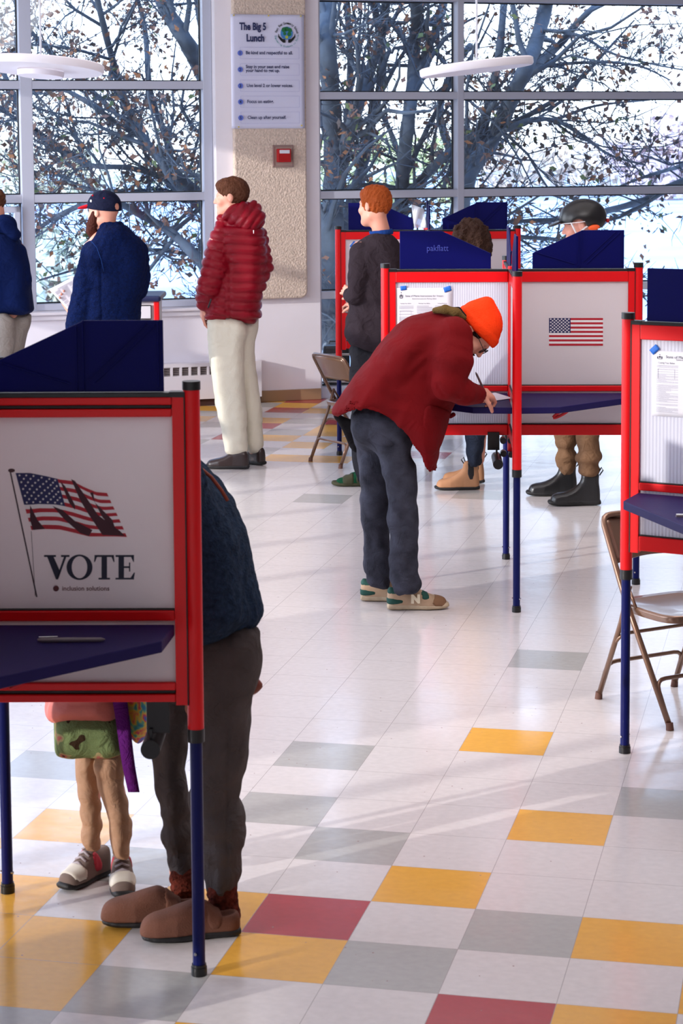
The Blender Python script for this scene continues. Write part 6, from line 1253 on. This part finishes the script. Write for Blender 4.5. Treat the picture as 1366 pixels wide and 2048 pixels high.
K = SDF(.006); K.poly(WP(c7, [(375, 300), (470, 300), (480, 480), (500, 580), (505, 690), (495, 780), (492, 850), (395, 830), (390, 700), (382, 600), (372, 470)], Ych+.03), Ych+.03, .05, .05, e=2.2, smooth=1); K.poly(WP(c7, [(470, 300), (605, 300), (610, 480), (632, 590), (640, 700), (636, 830), (630, 880), (545, 875), (538, 780), (530, 650), (490, 560), (462, 450)], Ych-.02), Ych-.02, .052, .052, e=2.2, smooth=1, k=.006)
soft(K, 'leggings', LEG, pj, disp=[folds(.0035, 22, (1, 1, 2), 93), hemf(.16, .006, 0, 94), hemf(.36, .004, 0, 95)])
SG = mat('grey_kids_suede', rgb(112, 94, 86), .8); WT = mat('white_toe', rgb(206, 198, 184), .6); PKN = mat('pink_letter', rgb(176, 44, 62), .6); GL = mat('grey_laces', rgb(170, 160, 166), .7)
def kl(u, xf):
    m = MB()
    for k in range(5): x = .10+k*.022; z = .118-k*.0125; m.tube(xf(np.array([(x, -.026, z-.004), (x, 0, z+.006), (x, .026, z-.004)])), .004, 6)
    m.build('laces', GL, u, smooth=True)
    b = MB(); P = xf(np.array([(.070, -.020, .160), (.070, .020, .160), (.10, .020, .112), (.10, -.020, .112)])); b.add(P, [(0, 1, 2, 3)]); b.build('tongue', WT, u, solid=.005)
    b = MB(); P = xf(np.array([(.079, -.010, .150), (.079, .010, .150), (.087, .010, .136), (.087, -.010, .136)])); b.add(P+np.array([0, -.004, .002]), [(0, 1, 2, 3)]); b.build('tongue_mark', PKN, u, solid=.002)
for (hx, hy), (tx_, ty), sd in (((210, 1748), (127, 1783), 1), ((240, 1740), (247, 1800), -1)):
    h, t = ground(hx, hy), ground(tx_, ty); s_ = h; d = unit(t-h); h = t-d*.185
    shoe(pj, h, t, UP_SNEAK, SG, BSO, .030, L=.19, wd=1.2, patches=[([(.18, .03), (.19, .085), (.26, .062), (.25, .03)], WT, .003), ([(.06, .035), (.10, .095), (.13, .09), (.12, .035)], PKN, .004)], extra=kl, zsc=1.45)

# tie-dye backpack with a hanging purple strap, held beside the child
TD = mat('tie_dye_cloth', (1, 1, 1, 1), .8); nt = TD.node_tree; p = nt.nodes['Principled BSDF']; tc = nt.nodes.new('ShaderNodeTexCoord'); n = nt.nodes.new('ShaderNodeTexNoise'); n.inputs['Scale'].default_value = 9; n.inputs['Distortion'].default_value = 2.5
r = nt.nodes.new('ShaderNodeValToRGB'); els = r.color_ramp.elements; els[0].position = .3; els[0].color = rgb(40, 130, 170); els[1].position = .7; els[1].color = rgb(120, 40, 130)
for p_, c in ((.4, rgb(90, 170, 140)), (.47, rgb(226, 190, 60)), (.55, rgb(214, 60, 90)), (.63, rgb(60, 110, 190))): e_ = els.new(p_); e_.color = c
nt.links.new(tc.outputs['Object'], n.inputs[0]); nt.links.new(n.outputs[0], r.inputs[0]); nt.links.new(r.outputs[0], p.inputs['Base Color'])
bp = thing('backpack', 'tie-dye backpack with a purple strap hanging beside the child', 'bag', W3(c7, 650, 250, Ych+.02))
S = SDF(.007); S.poly(WP(c7, [(600, -150), (720, -150), (740, 100), (720, 230), (690, 312), (650, 300), (615, 240), (598, 100)], Ych+.05), Ych+.05, .08, .05, smooth=1); soft(S, 'bag_body', TD, bp, disp=folds(.005, 24, seed=96))
m = MB(); P = [W3(c7, u, v, Ych-.13) for u, v in ((570, -80), (585, 120), (610, 280), (632, 430), (652, 550))]
m.grid(lambda a, b: np.array([np.interp(b, np.linspace(0, 1, 5), [q[i] for q in P]) for i in range(3)])+np.array([(a-.5)*.044*(1-.25*b), .01*math.sin(b*7), 0]), 2, 24); m.build('strap', cloth('purple_webbing', rgb(92, 26, 110), .8, bump=.5, bs=300), bp, smooth=True, solid=.003)
